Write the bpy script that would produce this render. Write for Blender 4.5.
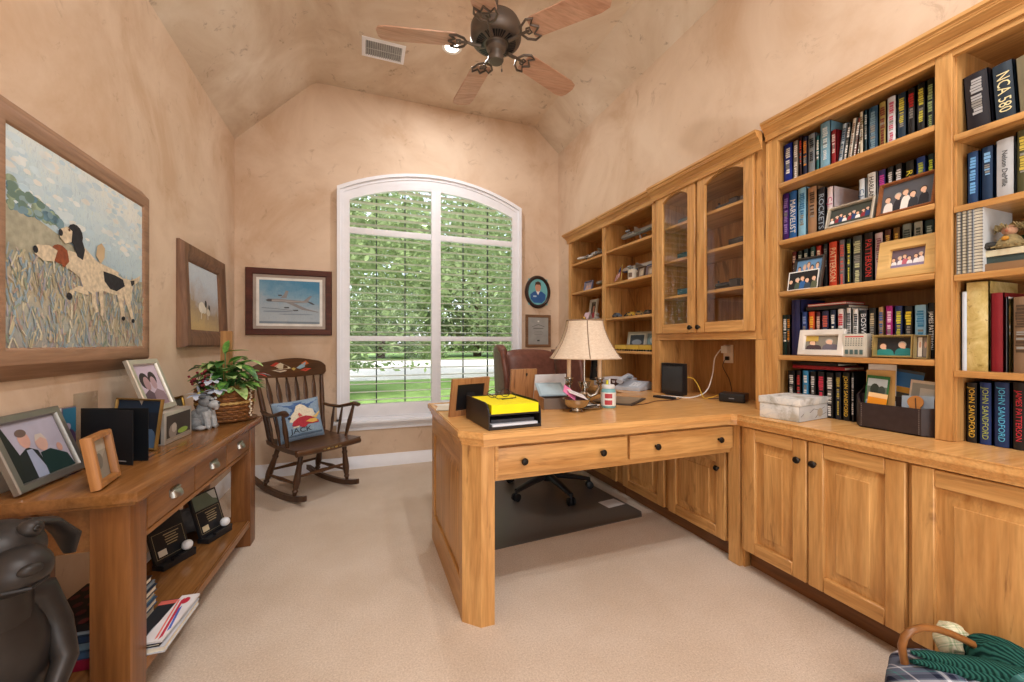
import bpy, bmesh, math, random
from mathutils import Vector, Matrix
for _o in list(bpy.data.objects): bpy.data.objects.remove(_o)
SC = bpy.context.scene
COL = SC.collection
R = math.radians
rnd = random.Random(11)

# ---------------------------------------------------------------- camera
cd = bpy.data.cameras.new('camera'); cam = bpy.data.objects.new('camera', cd); COL.objects.link(cam)
cam.location = (0, 0, 1.10); cam.rotation_euler = (R(90), 0, R(-20.35))
cd.sensor_width = 36; cd.lens = 405 / 1024 * 36; cd.shift_y = 2 / 1024; cd.clip_start = .02; cd.clip_end = 400
SC.camera = cam
# ---------------------------------------------------------------- world, sun, exposure
SC.view_settings.view_transform = 'Standard'; SC.view_settings.look = 'None'
SC.view_settings.gamma = 1; SC.view_settings.use_curve_mapping = False
SC.view_settings.exposure = 0.08
w = bpy.data.worlds.new('sky'); SC.world = w; w.use_nodes = True
nt = w.node_tree; bg = nt.nodes['Background']
sky = nt.nodes.new('ShaderNodeTexSky'); sky.sky_type = 'NISHITA'; sky.sun_disc = False
sky.sun_elevation = R(48); sky.sun_rotation = R(200); sky.air_density = 1.0; sky.dust_density = 3.0
mx = nt.nodes.new('ShaderNodeMix'); mx.data_type = 'RGBA'; mx.inputs[0].default_value = .55
nt.links.new(sky.outputs[0], mx.inputs[6]); mx.inputs[7].default_value = (6.0, 6.2, 6.4, 1)
nt.links.new(mx.outputs[2], bg.inputs[0]); bg.inputs[1].default_value = .34
sd = bpy.data.lights.new('sun', 'SUN'); sd.energy = 4.6; sd.angle = R(2); sd.color = (1, .96, .88)
sun = bpy.data.objects.new('sun', sd); COL.objects.link(sun); sun.location = (0, 20, 30)
sun.rotation_euler = Vector((.35, .6, -.72)).to_track_quat('-Z', 'Y').to_euler()
pd = bpy.data.lights.new('window_portal', 'AREA'); pd.shape = 'RECTANGLE'; pd.size = 1.8; pd.size_y = 2.3; pd.cycles.is_portal = True
po = bpy.data.objects.new('window_portal', pd); COL.objects.link(po); po.location = (.65, 3.99, 1.5); po.rotation_euler = (R(-90), 0, 0)
CAN_W = 15.0
CAN_COL = (1.0, .99, .99)
FILL_W = 20.0

fd = bpy.data.lights.new('added_fill_light', 'AREA'); fd.shape = 'RECTANGLE'; fd.size = 1.5; fd.size_y = 2.1; fd.energy = FILL_W; fd.color = (.97, .99, 1)  # fill lamp added outside an unseen doorway to brighten the room
fo = bpy.data.objects.new('added_fill_light', fd); COL.objects.link(fo); fo.location = (.5, -1.76, 1.25); fo.rotation_euler = (R(100), 0, 0)
# ---------------------------------------------------------------- materials
def lin(c):
    c = c / 255
    return c / 12.92 if c <= .04045 else ((c + .055) / 1.055) ** 2.4
def rgb(h):
    if isinstance(h, tuple): return h
    return tuple(lin(int(h[i:i + 2], 16)) for i in (0, 2, 4))
MC = {}
def newmat(name):
    m = bpy.data.materials.new(name); m.use_nodes = True
    n = m.node_tree; return m, n, n.nodes['Principled BSDF']
def setp(p, rough=.5, metal=0, spec=.5):
    p.inputs['Roughness'].default_value = rough; p.inputs['Metallic'].default_value = metal
    p.inputs['Specular IOR Level'].default_value = spec
def ramp(n, stops):
    r = n.nodes.new('ShaderNodeValToRGB'); e = r.color_ramp.elements
    while len(e) < len(stops): e.new(.5)
    for q, (pos, col) in zip(e, stops): q.position = pos; q.color = (*rgb(col), 1)
    return r
def coords(n, scale=(1, 1, 1), kind='Object', vary=0.0):
    tc = n.nodes.new('ShaderNodeTexCoord'); mp = n.nodes.new('ShaderNodeMapping'); mp.inputs['Scale'].default_value = scale
    n.links.new(tc.outputs[kind], mp.inputs[0])
    if vary:
        oi = n.nodes.new('ShaderNodeObjectInfo'); mu = n.nodes.new('ShaderNodeMath'); mu.operation = 'MULTIPLY'; mu.inputs[1].default_value = vary
        n.links.new(oi.outputs['Random'], mu.inputs[0]); cb = n.nodes.new('ShaderNodeCombineXYZ')
        for i in range(3): n.links.new(mu.outputs[0], cb.inputs[i])
        n.links.new(cb.outputs[0], mp.inputs['Location'])
    return mp
def noise(n, mp, scale, detail=3, rough=.5, dist=0):
    t = n.nodes.new('ShaderNodeTexNoise'); t.inputs['Scale'].default_value = scale; t.inputs['Detail'].default_value = detail
    t.inputs['Roughness'].default_value = rough; t.inputs['Distortion'].default_value = dist
    n.links.new(mp.outputs[0], t.inputs['Vector']); return t
def bump(n, p, src, strength, dist=.01):
    b = n.nodes.new('ShaderNodeBump'); b.inputs['Strength'].default_value = strength; b.inputs['Distance'].default_value = dist
    n.links.new(src, b.inputs['Height']); n.links.new(b.outputs[0], p.inputs['Normal'])
def mixrgb(n, a, b, fac, mode='MIX'):
    m = n.nodes.new('ShaderNodeMix'); m.data_type = 'RGBA'; m.blend_type = mode
    for k, v in ((6, a), (7, b), (0, fac)):
        if hasattr(v, 'links'): n.links.new(v, m.inputs[k])
        elif k == 0: m.inputs[0].default_value = v
        else: m.inputs[k].default_value = (*rgb(v), 1)
    return m.outputs[2]
def flat(col, rough=.55, metal=0, spec=.4, var=.10, sc=14):
    key = ('flat', col, rough, metal, var, sc)
    if key in MC: return MC[key]
    m, n, p = newmat('colour_' + (col if isinstance(col, str) else 'x').lower()); setp(p, rough, metal, spec)
    c = rgb(col); mp = coords(n); t = noise(n, mp, sc, 2)
    r = n.nodes.new('ShaderNodeValToRGB'); e = r.color_ramp.elements
    e[0].position = .3; e[1].position = .7
    e[0].color = (*[max(0, x * (1 - var)) for x in c], 1); e[1].color = (*[min(1, x * (1 + var)) for x in c], 1)
    n.links.new(t.outputs[0], r.inputs[0]); n.links.new(r.outputs[0], p.inputs['Base Color'])
    MC[key] = m; return m
def wood(name, light, dark, axis='z', rough=.38, grain=1.0, knots=0.0, contrast=1.0):
    m, n, p = newmat(name); setp(p, rough, 0, .45)
    s = [11, 11, 11]; s['xyz'.index(axis)] = .9
    mp = coords(n, tuple(q * grain for q in s), vary=23)
    t = noise(n, mp, 1.3, 5, .62, 1.1)
    r = ramp(n, [(.5 - .24 / contrast, dark), (.5 + .16 / contrast, light)])
    n.links.new(t.outputs[0], r.inputs[0])
    f = noise(n, mp, 9, 2, .5, .2)
    fr = ramp(n, [(.3, 'C9C2B8'), (.62, 'FFFFFF')]); n.links.new(f.outputs[0], fr.inputs[0])
    out = mixrgb(n, r.outputs[0], fr.outputs[0], .45, 'MULTIPLY')
    if knots:
        mk = coords(n, tuple({True: 1.1, False: 6.0}[i == 'xyz'.index(axis)] for i in range(3)), vary=31)
        k = noise(n, mk, 1.4, 4, .6, 2.2); kr = ramp(n, [(.30, '6A3E1C'), (.40, 'FFFFFF')])
        n.links.new(k.outputs[0], kr.inputs[0]); out = mixrgb(n, out, kr.outputs[0], knots, 'MULTIPLY')
    n.links.new(out, p.inputs['Base Color']); bump(n, p, f.outputs[0], .06, .003)
    return m
def plaster(name, base, lightc, darkc, spot, amt=.32, sc=1.0):
    m, n, p = newmat(name); setp(p, .85, 0, .2)
    mp = coords(n, kind='Object')
    a = noise(n, mp, 1.6 * sc, 6, .62, .6); r = ramp(n, [(.36, darkc), (.5, base), (.64, lightc)]); n.links.new(a.outputs[0], r.inputs[0])
    b = noise(n, mp, 7.5 * sc, 8, .74, 1.0); br = ramp(n, [(.32, spot), (.41, 'FFFFFF')]); n.links.new(b.outputs[0], br.inputs[0])
    out = mixrgb(n, r.outputs[0], br.outputs[0], amt, 'MULTIPLY')
    n.links.new(out, p.inputs['Base Color']); bump(n, p, b.outputs[0], .12, .01)
    return m
def glass(name, ior=1.7, tint=(1, 1, 1), rough=0):
    m = bpy.data.materials.new(name); m.use_nodes = True; n = m.node_tree
    for q in list(n.nodes):
        if q.type != 'OUTPUT_MATERIAL': n.nodes.remove(q)
    o = [q for q in n.nodes if q.type == 'OUTPUT_MATERIAL'][0]
    tr = n.nodes.new('ShaderNodeBsdfTransparent'); tr.inputs[0].default_value = (*tint, 1)
    gl = n.nodes.new('ShaderNodeBsdfGlossy'); gl.inputs['Roughness'].default_value = rough
    f0 = ((ior - 1) / (ior + 1)) ** 2 * 1.6; lw = n.nodes.new('ShaderNodeLayerWeight'); lw.inputs[0].default_value = .5
    pw = n.nodes.new('ShaderNodeMath'); pw.operation = 'POWER'; pw.inputs[1].default_value = 5; n.links.new(lw.outputs['Facing'], pw.inputs[0])
    fr = n.nodes.new('ShaderNodeMath'); fr.operation = 'MULTIPLY_ADD'; fr.inputs[1].default_value = 1 - f0; fr.inputs[2].default_value = f0; n.links.new(pw.outputs[0], fr.inputs[0])
    mxs = n.nodes.new('ShaderNodeMixShader'); n.links.new(fr.outputs[0], mxs.inputs[0]); n.links.new(tr.outputs[0], mxs.inputs[1])
    n.links.new(gl.outputs[0], mxs.inputs[2]); n.links.new(mxs.outputs[0], o.inputs[0]); return m
def emit(name, col, s):
    m, n, p = newmat(name); p.inputs['Emission Color'].default_value = (*col, 1); p.inputs['Emission Strength'].default_value = s; return m

WALL = plaster('wall_plaster', 'D9C0A7', 'E1CAB2', 'CDAF92', 'A88C72')
CEIL = plaster('ceiling_plaster', 'DAC8B2', 'E6D8C6', 'CCB59C', '8E7C68', .6)
def carpet():
    m, n, p = newmat('carpet'); setp(p, .95, 0, .1); mp = coords(n)
    a = noise(n, mp, 150, 4, .8); r = ramp(n, [(.3, 'BFAD9B'), (.7, 'EADCCC')]); n.links.new(a.outputs[0], r.inputs[0])
    b = noise(n, mp, 2.2, 4, .6); br = ramp(n, [(.35, 'EFEAE4'), (.65, 'FFFFFF')]); n.links.new(b.outputs[0], br.inputs[0])
    n.links.new(mixrgb(n, r.outputs[0], br.outputs[0], .8, 'MULTIPLY'), p.inputs['Base Color']); bump(n, p, a.outputs[0], .5, .006); return m
CARPET = carpet()
OL, OD = 'DCAA6A', 'B0783C'
WZ = wood('honey_pine_upright', OL, OD, 'z', knots=.5); WX = wood('honey_pine_level', OL, OD, 'x', knots=.4); WY = wood('honey_pine_deep', OL, OD, 'y', knots=.3)
WB = wood('honey_pine_back_shaded', 'BE9058', '9C6C3C', 'z')  # pine of the back panels, shelf shade put into its darker colour
WT = wood('worktop_pine', 'E6B474', 'D69C5A', 'x', rough=.25, contrast=.8)
WTY = wood('worktop_pine_y', 'E6B474', 'D69C5A', 'y', rough=.25, contrast=.8)
DT = wood('console_top', '9A6A3C', '704822', 'x', rough=.22); DZ = wood('console_upright', '8E5C30', '643A1A', 'z', rough=.35); DXW = wood('console_level', '9A6A3E', '74481F', 'x', rough=.35)
RK = wood('dark_rocker_wood', '5E402A', '38241A', 'z', rough=.32); RKX = wood('dark_rocker_wood_x', '6A482E', '402A1C', 'x', rough=.32)
WALN = wood('frame_brown', '8A6648', '6A4A32', 'x', rough=.5); MAHO = wood('frame_mahogany', '5E2A1C', '3A1810', 'x', rough=.3)
DRIFT = wood('frame_tan', 'A88468', '8A6A52', 'x', rough=.6)
BLADE = wood('fan_blade_wood', 'DCB49C', 'C49478', 'x', rough=.45)
WHITE = flat('F1F0EC', .4, var=.03); TRIM = flat('F0F2F8', .38, var=.02)
BLACK = flat('17171A', .45); BLKG = flat('202124', .3); SILVER = flat('C9C7C2', .22, 1.0, var=.08); BRONZE = flat('6A6058', .45, .55)
GUN = flat('55504C', .35, .8); PEWTER = flat('A8A49C', .3, .9); KNOBM = flat('2B2622', .4, .7); PAGE = flat('E4DCC8', .8, var=.06, sc=60)
PANE = glass('cabinet_glass', 1.6); WPANE = glass('window_glass', 1.2); ACRYL = glass('clear_acrylic', 1.35, (.93, .95, .95))
LEATH = flat('6E463A', .42, var=.18, sc=30); BRASS = flat('B8924A', .3, 1.0)

# ---------------------------------------------------------------- mesh builder
class B:
    def __init__(s): s.bm = bmesh.new(); s.mats = []; s.T = Matrix.Identity(4)
    def mi(s, m):
        if m not in s.mats: s.mats.append(m)
        return s.mats.index(m)
    def v(s, p): return s.bm.verts.new(s.T @ Vector(p))
    def f(s, vs, m, sm=False):
        try: q = s.bm.faces.new(vs)
        except ValueError: return None
        q.material_index = s.mi(m); q.smooth = sm; return q
    def face(s, pts, m): return s.f([s.v(p) for p in pts], m)
    def box(s, x0, x1, y0, y1, z0, z1, m, bev=0, seg=2):
        if x0 > x1: x0, x1 = x1, x0
        if y0 > y1: y0, y1 = y1, y0
        if z0 > z1: z0, z1 = z1, z0
        c = [s.v((x, y, z)) for x in (x0, x1) for y in (y0, y1) for z in (z0, z1)]
        fs = [s.f([c[i] for i in q], m) for q in ((0, 1, 3, 2), (4, 6, 7, 5), (0, 4, 5, 1), (2, 3, 7, 6), (0, 2, 6, 4), (1, 5, 7, 3))]
        if bev:
            es = set(e for q in fs for e in q.edges)
            for q in bmesh.ops.bevel(s.bm, geom=list(es), offset=bev, segments=seg, affect='EDGES', profile=.6)['faces']: q.smooth = True
        return s
    def prism(s, poly, plane, a, b, m, sm=False, bev=0):
        P = {'xz': lambda u, v, t: (u, t, v), 'yz': lambda u, v, t: (t, u, v), 'xy': lambda u, v, t: (u, v, t)}[plane]
        va = [s.v(P(u, v, a)) for u, v in poly]; vb = [s.v(P(u, v, b)) for u, v in poly]
        n = len(poly); fs = [s.f(va[::-1], m), s.f(vb, m)]
        for i in range(n): fs.append(s.f([va[i], va[(i + 1) % n], vb[(i + 1) % n], vb[i]], m, sm))
        if bev:
            es = set(e for q in fs[:2] if q for e in q.edges)
            bmesh.ops.bevel(s.bm, geom=list(es), offset=bev, segments=2, affect='EDGES')
        return s
    def ring(s, c, ax, up, r, n, ry=None):
        sd_ = ax.cross(up).normalized(); u2 = sd_.cross(ax).normalized(); ry = ry or r
        return [s.v(c + sd_ * (math.cos(t) * r) + u2 * (math.sin(t) * ry)) for t in (2 * math.pi * i / n for i in range(n))]
    def tube(s, pts, rs, m, n=8, cap=True, ry=None):
        pts = [Vector(p) for p in pts]
        if not hasattr(rs, '__len__'): rs = [rs] * len(pts)
        if ry is not None and not hasattr(ry, '__len__'): ry = [ry] * len(pts)
        up = None; rings = []
        for i, p in enumerate(pts):
            a = pts[max(0, i - 1)]; b = pts[min(len(pts) - 1, i + 1)]; t = (b - a).normalized()
            if up is None: up = Vector((0, 0, 1)) if abs(t.z) < .9 else Vector((0, 1, 0))
            up = (up - t * up.dot(t)); up = up.normalized() if up.length > 1e-5 else Vector((1, 0, 0))
            rings.append(s.ring(p, t, up, rs[i], n, ry[i] if ry else None))
        for k in range(len(rings) - 1):
            for i in range(n): s.f([rings[k][i], rings[k][(i + 1) % n], rings[k + 1][(i + 1) % n], rings[k + 1][i]], m, True)
        if cap: s.f(rings[0][::-1], m); s.f(rings[-1], m)
        return s
    def lathe(s, prof, m, n=24, c=(0, 0, 0), cap=True, sx=1, sy=1):
        rings = []
        for r, z in prof: rings.append([s.v((c[0] + sx * r * math.cos(2 * math.pi * i / n), c[1] + sy * r * math.sin(2 * math.pi * i / n), c[2] + z)) for i in range(n)])
        for k in range(len(rings) - 1):
            for i in range(n): s.f([rings[k][i], rings[k][(i + 1) % n], rings[k + 1][(i + 1) % n], rings[k + 1][i]], m, True)
        if cap: s.f(rings[0][::-1], m); s.f(rings[-1], m)
        return s
    def sph(s, c, r, m, nu=14, nv=9, warp=None):
        if not hasattr(r, '__len__'): r = (r, r, r)
        rows = []
        for j in range(nv + 1):
            ph = math.pi * j / nv; row = []
            for i in range(nu):
                th = 2 * math.pi * i / nu; d = Vector((math.sin(ph) * math.cos(th), math.sin(ph) * math.sin(th), math.cos(ph)))
                k = warp(d) if warp else 1
                row.append((c[0] + r[0] * d.x * k, c[1] + r[1] * d.y * k, c[2] + r[2] * d.z * k))
            rows.append(row)
        top = s.v(rows[0][0]); bot = s.v(rows[-1][0]); vs = [[s.v(p) for p in row] for row in rows[1:-1]]
        for i in range(nu):
            s.f([top, vs[0][i], vs[0][(i + 1) % nu]], m, True); s.f([bot, vs[-1][(i + 1) % nu], vs[-1][i]], m, True)
            for k in range(len(vs) - 1): s.f([vs[k][i], vs[k + 1][i], vs[k + 1][(i + 1) % nu], vs[k][(i + 1) % nu]], m, True)
        return s
    def surf(s, fn, nu, nv, m):
        g = [[s.v(fn(i / nu, j / nv)) for j in range(nv + 1)] for i in range(nu + 1)]
        for i in range(nu):
            for j in range(nv): s.f([g[i][j], g[i + 1][j], g[i + 1][j + 1], g[i][j + 1]], m, True)
        return s
    def loops(s, loops, m, close=True, cap0=False, cap1=False, sm=False):
        L = [[s.v(p) for p in l] for l in loops]; n = len(L[0])
        for a, b in zip(L, L[1:]):
            for i in range(n if close else n - 1): s.f([a[i], a[(i + 1) % n], b[(i + 1) % n], b[i]], m, sm)
        if cap0: s.f(L[0][::-1], m)
        if cap1: s.f(L[-1], m)
        return s
    def text(s, body, size, M, m, ext=.0004, sx=1.0, align='CENTER'):
        cu = bpy.data.curves.new('t', 'FONT'); cu.body = body; cu.size = size; cu.extrude = ext; cu.resolution_u = 2
        cu.align_x = align; cu.align_y = 'CENTER'
        ob = bpy.data.objects.new('t', cu); COL.objects.link(ob); bpy.context.view_layer.update()
        dg = bpy.context.evaluated_depsgraph_get(); me = bpy.data.meshes.new_from_object(ob.evaluated_get(dg))
        k = s.mi(m); base = len(s.bm.verts)
        me.transform(s.T @ M @ Matrix.Diagonal((sx, 1, 1, 1)))
        nf = len(s.bm.faces); s.bm.from_mesh(me); s.bm.faces.ensure_lookup_table()
        for q in s.bm.faces[nf:]: q.material_index = k
        bpy.data.objects.remove(ob); bpy.data.curves.remove(cu); bpy.data.meshes.remove(me)
        return s
    def build(s, name, parent=None, loc=None, rot=None, angle=38, norm=True, **props):
        if norm: bmesh.ops.recalc_face_normals(s.bm, faces=s.bm.faces[:])
        me = bpy.data.meshes.new(name); s.bm.to_mesh(me); s.bm.free()
        for m in s.mats: me.materials.append(m)
        try: me.set_sharp_from_angle(angle=R(angle))
        except Exception: pass
        o = bpy.data.objects.new(name, me); COL.objects.link(o)
        if parent: o.parent = parent
        if loc: o.location = loc
        if rot: o.rotation_euler = rot
        for k, v in props.items(): o[k] = v
        return o
def thing(name, label, cat, loc=(0, 0, 0), rot=(0, 0, 0), group=None):
    o = bpy.data.objects.new(name, None); COL.objects.link(o); o.empty_display_size = .05
    o.location = loc; o.rotation_euler = rot; o['label'] = label; o['category'] = cat
    if group: o['group'] = group
    return o
def tag(o, label, cat, group=None):
    o['label'] = label; o['category'] = cat
    if group: o['group'] = group
    return o
def struct(o): o['kind'] = 'structure'; return o
def copy_tree(o, parent=None):
    c = o.copy(); COL.objects.link(c)
    if parent: c.parent = parent
    for ch in list(o.children): copy_tree(ch, c)
    return c
def frame_loops(b, w, h, prof, m, z0=0):
    """picture-frame moulding swept round a rectangle centred on x=0, standing on z=z0; prof = (inset, depth towards -y)"""
    def lp(t, d): return [(-w / 2 + t, -d, z0 + t), (w / 2 - t, -d, z0 + t), (w / 2 - t, -d, z0 + h - t), (-w / 2 + t, -d, z0 + h - t)]
    return b.loops([lp(t, d) for t, d in prof], m)
def art(b, x0, z0, w, h, y, items, base):
    """flat printed picture: base colour and coloured shapes in 0..1 coordinates, each layer a hair nearer"""
    b.face([(x0, y, z0), (x0 + w, y, z0), (x0 + w, y, z0 + h), (x0, y, z0 + h)], base if not isinstance(base, str) else flat(base))
    st = min(.00018, .004 / max(1, len(items)))
    for i, it in enumerate(items):
        yy = y - st * (i + 1); col = it[-1]; m = col if not isinstance(col, str) else flat(col)
        P = lambda u, v: (x0 + u * w, yy, z0 + v * h)
        if it[0] == 'r': b.face([P(it[1], it[2]), P(it[3], it[2]), P(it[3], it[4]), P(it[1], it[4])], m)
        elif it[0] == 'e': b.face([P(it[1] + it[3] * math.cos(t), it[2] + it[4] * math.sin(t)) for t in (2 * math.pi * k / 14 for k in range(14))], m)
        elif it[0] == 'p': b.face([P(*q) for q in it[1]], m)
        elif it[0] == 'l':
            for (a, c), (d, e) in zip(it[1], it[1][1:]):
                L = math.hypot(d - a, e - c) or 1; nx, nz = -(e - c) / L * it[2], (d - a) / L * it[2]
                b.face([P(a - nx, c - nz), P(d - nx, e - nz), P(d + nx, e + nz), P(a + nx, c + nz)], m)
def persons(n, tops, skin='E6BC9E', z=.0, hair=('4A3426', '2E2420', '7A5A3A', 'B8B0A8'), x0=.08, x1=.92, head=.1, asp=1.6):
    out = []; spc = (x1 - x0) / n; rx = min(.10, spc * .36); rz = rx * asp
    for i in range(n):
        x = x0 + spc * (i + .5) + .1 * spc * ((i * 5) % 3 - 1); zz = z + .40 + .13 * ((i * 7) % 3) / 2; wd = spc * .60; lean = .12 * spc * ((i * 3) % 3 - 1)
        out.append(('p', [(max(0, x - wd), 0), (min(1, x + wd), 0), (x + wd * .86, zz * .62), (x + wd * .62, zz * .82), (x + wd * .2, zz * .90), (x - wd * .2, zz * .90), (x - wd * .62, zz * .82), (x - wd * .86, zz * .62)], tops[i % len(tops)]))
        out.append(('r', x - rx * .35, zz * .84, x + rx * .35, zz + rz * .2, skin))
        out.append(('e', x + lean, zz + rz * .85, rx * 1.15, rz * 1.12, hair[(i * 3) % len(hair)]))
        out.append(('e', x + lean, zz + rz * .58, rx * .92, rz * .98, skin))
    return out
# ---------------------------------------------------------------- room shell
D = 3.804; XL = -.953; XR = 1.93; YB = -1.6
b = B(); b.box(XL - .12, XR + .42, YB - .12, D + .12, -.06, 0, CARPET); struct(b.build('floor'))
b = B(); b.box(XL - .12, XL, YB - .12, D + .12, 0, 2.73, WALL); struct(b.build('wall_left'))
zs, xa, xb, zf, zr = 2.73, -.376, 1.656, 3.314, 3.077
b = B(); prof = [(XL - .12, zs), (XL, zs), (xa - .03, zf - .03), (xa + .015, zf - .004), (xa + .05, zf), (xb, zf), (XR, zr), (XR + .42, zr), (XR + .42, zf + .12), (XL - .12, zf + .12)]
b.prism(prof, 'xz', YB - .12, D + .12, CEIL); struct(b.build('ceiling'))
# right wall: plain wall above and beside the built-in cabinets, which stand in a recess
b = B(); b.box(XR, XR + .42, YB, D, 2.18, zr, WALL); b.box(XR, XR + .42, 3.57, D, .7585, 2.18, WALL)
b.box(XR + .33, XR + .42, .17, 3.57, 0, 2.18, WALL); b.box(XR, XR + .42, YB, .17, 0, 2.18, WALL); struct(b.build('wall_right'))
b = B(); b.box(XL, -.3, YB - .12, YB, 0, zf, WALL); b.box(1.3, XR, YB - .12, YB, 0, zf, WALL); b.box(-.3, 1.3, YB - .12, YB, 2.35, zf, WALL); struct(b.build('wall_front'))   # doorway opening behind the camera, added to let the fill light in
# back wall with the arched window opening
wx0, wx1, wz0, wspr, wtop, wxc = -.165, 1.465, .40, 2.40, 2.605, .65
def arch(x0, x1, zspr, ztop, n=20):
    h = ztop - zspr; hw = (x1 - x0) / 2; rad = (hw * hw + h * h) / (2 * h); cx = (x0 + x1) / 2; cz = ztop - rad; a = math.asin(hw / rad)
    return [(cx + rad * math.sin(t), cz + rad * math.cos(t)) for t in (-a + 2 * a * i / n for i in range(n + 1))]
b = B()
b.box(XL - .12, wx0, D, D + .14, 0, zf, WALL); b.box(wx1, XR + .42, D, D + .14, 0, zf, WALL); b.box(wx0, wx1, D, D + .14, 0, wz0, WALL)
b.prism(arch(wx0, wx1, wspr, wtop) + [(wx1, zf), (wx0, zf)], 'xz', D, D + .14, WALL); struct(b.build('wall_back'))
def skirting(name, box_):
    b = B(); b.box(*box_, TRIM); return b
b = B(); b.prism([(D - .001, 0), (D - .016, 0), (D - .016, .075), (D - .011, .085), (D - .011, .098), (D - .006, .108), (D - .001, .108)], 'yz', XL + .001, XR - .21, TRIM); struct(b.build('baseboard_back'))
b = B(); b.prism([(XL + .001, 0), (XL + .016, 0), (XL + .016, .075), (XL + .011, .085), (XL + .011, .098), (XL + .006, .108), (XL + .001, .108)], 'xz', YB, D - .017, TRIM); struct(b.build('baseboard_left'))

# ---------------------------------------------------------------- window_1: arched frame, plantation shutters
b = B()
yo, yi = D - .045, D + .06
def archband(x0, x1, zs0, zt0, x2, x3, zs1, zt1, y0, y1, m, zb0, zb1):
    o = [(x0, zb0)] + arch(x0, x1, zs0, zt0) + [(x1, zb0)]; i = [(x2, zb1)] + arch(x2, x3, zs1, zt1) + [(x3, zb1)]
    b.loops([[(x, y1, z) for x, z in o], [(x, y0, z) for x, z in o], [(x, y0, z) for x, z in i], [(x, y1, z) for x, z in i]], m, close=False)
archband(-.199, 1.496, 2.442, 2.648, -.172, 1.470, 2.42, 2.622, D - .05, D - .001, TRIM, .43, .43)
archband(-.172, 1.470, 2.42, 2.622, -.146, 1.444, 2.40, 2.596, D - .036, D - .001, TRIM, .43, .43)
b.box(-.199, 1.496, D - .05, D - .002, .426, .45, TRIM)
fr = struct(b.build('window_1'))
b = B()   # shutter stiles, rails and mullion
archband(-.146, 1.444, 2.40, 2.596, -.098, 1.402, 2.345, 2.503, D - .030, D + .012, TRIM, .45, .45)
b.box(.603, .690, D - .040, D + .012, .451, 2.50, TRIM, .004)
b.box(.643, .650, D - .043, D - .039, .46, 2.5, TRIM)
for x0, x1 in ((-.098, .603), (.690, 1.402)):
    b.box(x0, x1, D - .030, D + .010, .451, .565, TRIM, .004)
    b.box(x0, x1, D - .030, D + .010, 1.117, 1.162, TRIM, .004)
    b.box(x0, x1, D - .030, D + .010, 2.054, 2.108, TRIM, .004)
b.build('shutter_frame', fr)
LOUV = flat('EFEEE6', .45, var=.02)
def louvers(x0, x1, z0, z1, n, tilt, arcf=None):
    b = B(); st = (z1 - z0) / n
    for i in range(n):
        z = z0 + st * (i + .5); xa_, xb_ = x0 + .002, x1 - .002
        if arcf:
            while xa_ < x1 and arcf(xa_) < z + .012: xa_ += .012
            while xb_ > x0 and arcf(xb_) < z + .012: xb_ -= .012
            if xb_ - xa_ < .1: continue
        c, s_ = math.cos(R(tilt)), math.sin(R(tilt)); prof = [(-.032, 0), (-.02, .0035), (0, .005), (.02, .0035), (.032, 0), (.02, -.0035), (0, -.005), (-.02, -.0035)]
        b.prism([(D - .009 + p * c - q * s_, z - p * s_ + q * c) for p, q in prof], 'yz', xa_, xb_, LOUV, True)
    return b.build('louvers', fr)
def topz(x):
    h = 2.503 - 2.345; hw = .75; rad = (hw * hw + h * h) / (2 * h); cx = .652; cz = 2.503 - rad
    q = rad * rad - (x - cx) ** 2
    return cz + math.sqrt(max(q, 0))
for x0, x1 in ((-.098, .603), (.690, 1.402)):
    louvers(x0, x1, .565, 1.117, 8, 2); louvers(x0, x1, 1.162, 2.054, 13, 2); louvers(x0, x1, 2.108, 2.49, 6, 5, topz)
b = B()   # window sashes behind the shutters
DK = flat('4A524C', .5)
for x in (.125, .378, .93, 1.18): b.box(x - .005, x + .005, D + .075, D + .095, .44, 2.5, DK)
for x in (-.16, 1.44): b.box(x, x + .02, D + .07, D + .10, .42, 2.42, DK)
for z in (.42, 1.13): b.box(-.14, 1.44, D + .07, D + .10, z, z + .03, DK)
b.box(.63, .665, D + .07, D + .10, .45, 2.52, DK)
b.build('sash_bars', fr)
b = B(); pts = [(-.155, .42)] + arch(-.155, 1.455, 2.40, 2.59) + [(1.455, .42)]
b.face([(x, D + .085, z) for x, z in pts], WPANE); b.build('pane', fr)
b = B(); b.box(-.232, 1.53, D - .085, D - .001, .402, .425, TRIM, .006); b.box(-.205, 1.505, D - .022, D - .001, .335, .401, TRIM, .004)
b.prism([(D - .022, .36), (D - .045, .395), (D - .045, .401), (D - .022, .401)], 'yz', -.20, 1.50, TRIM); b.build('window_sill', fr)

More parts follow.
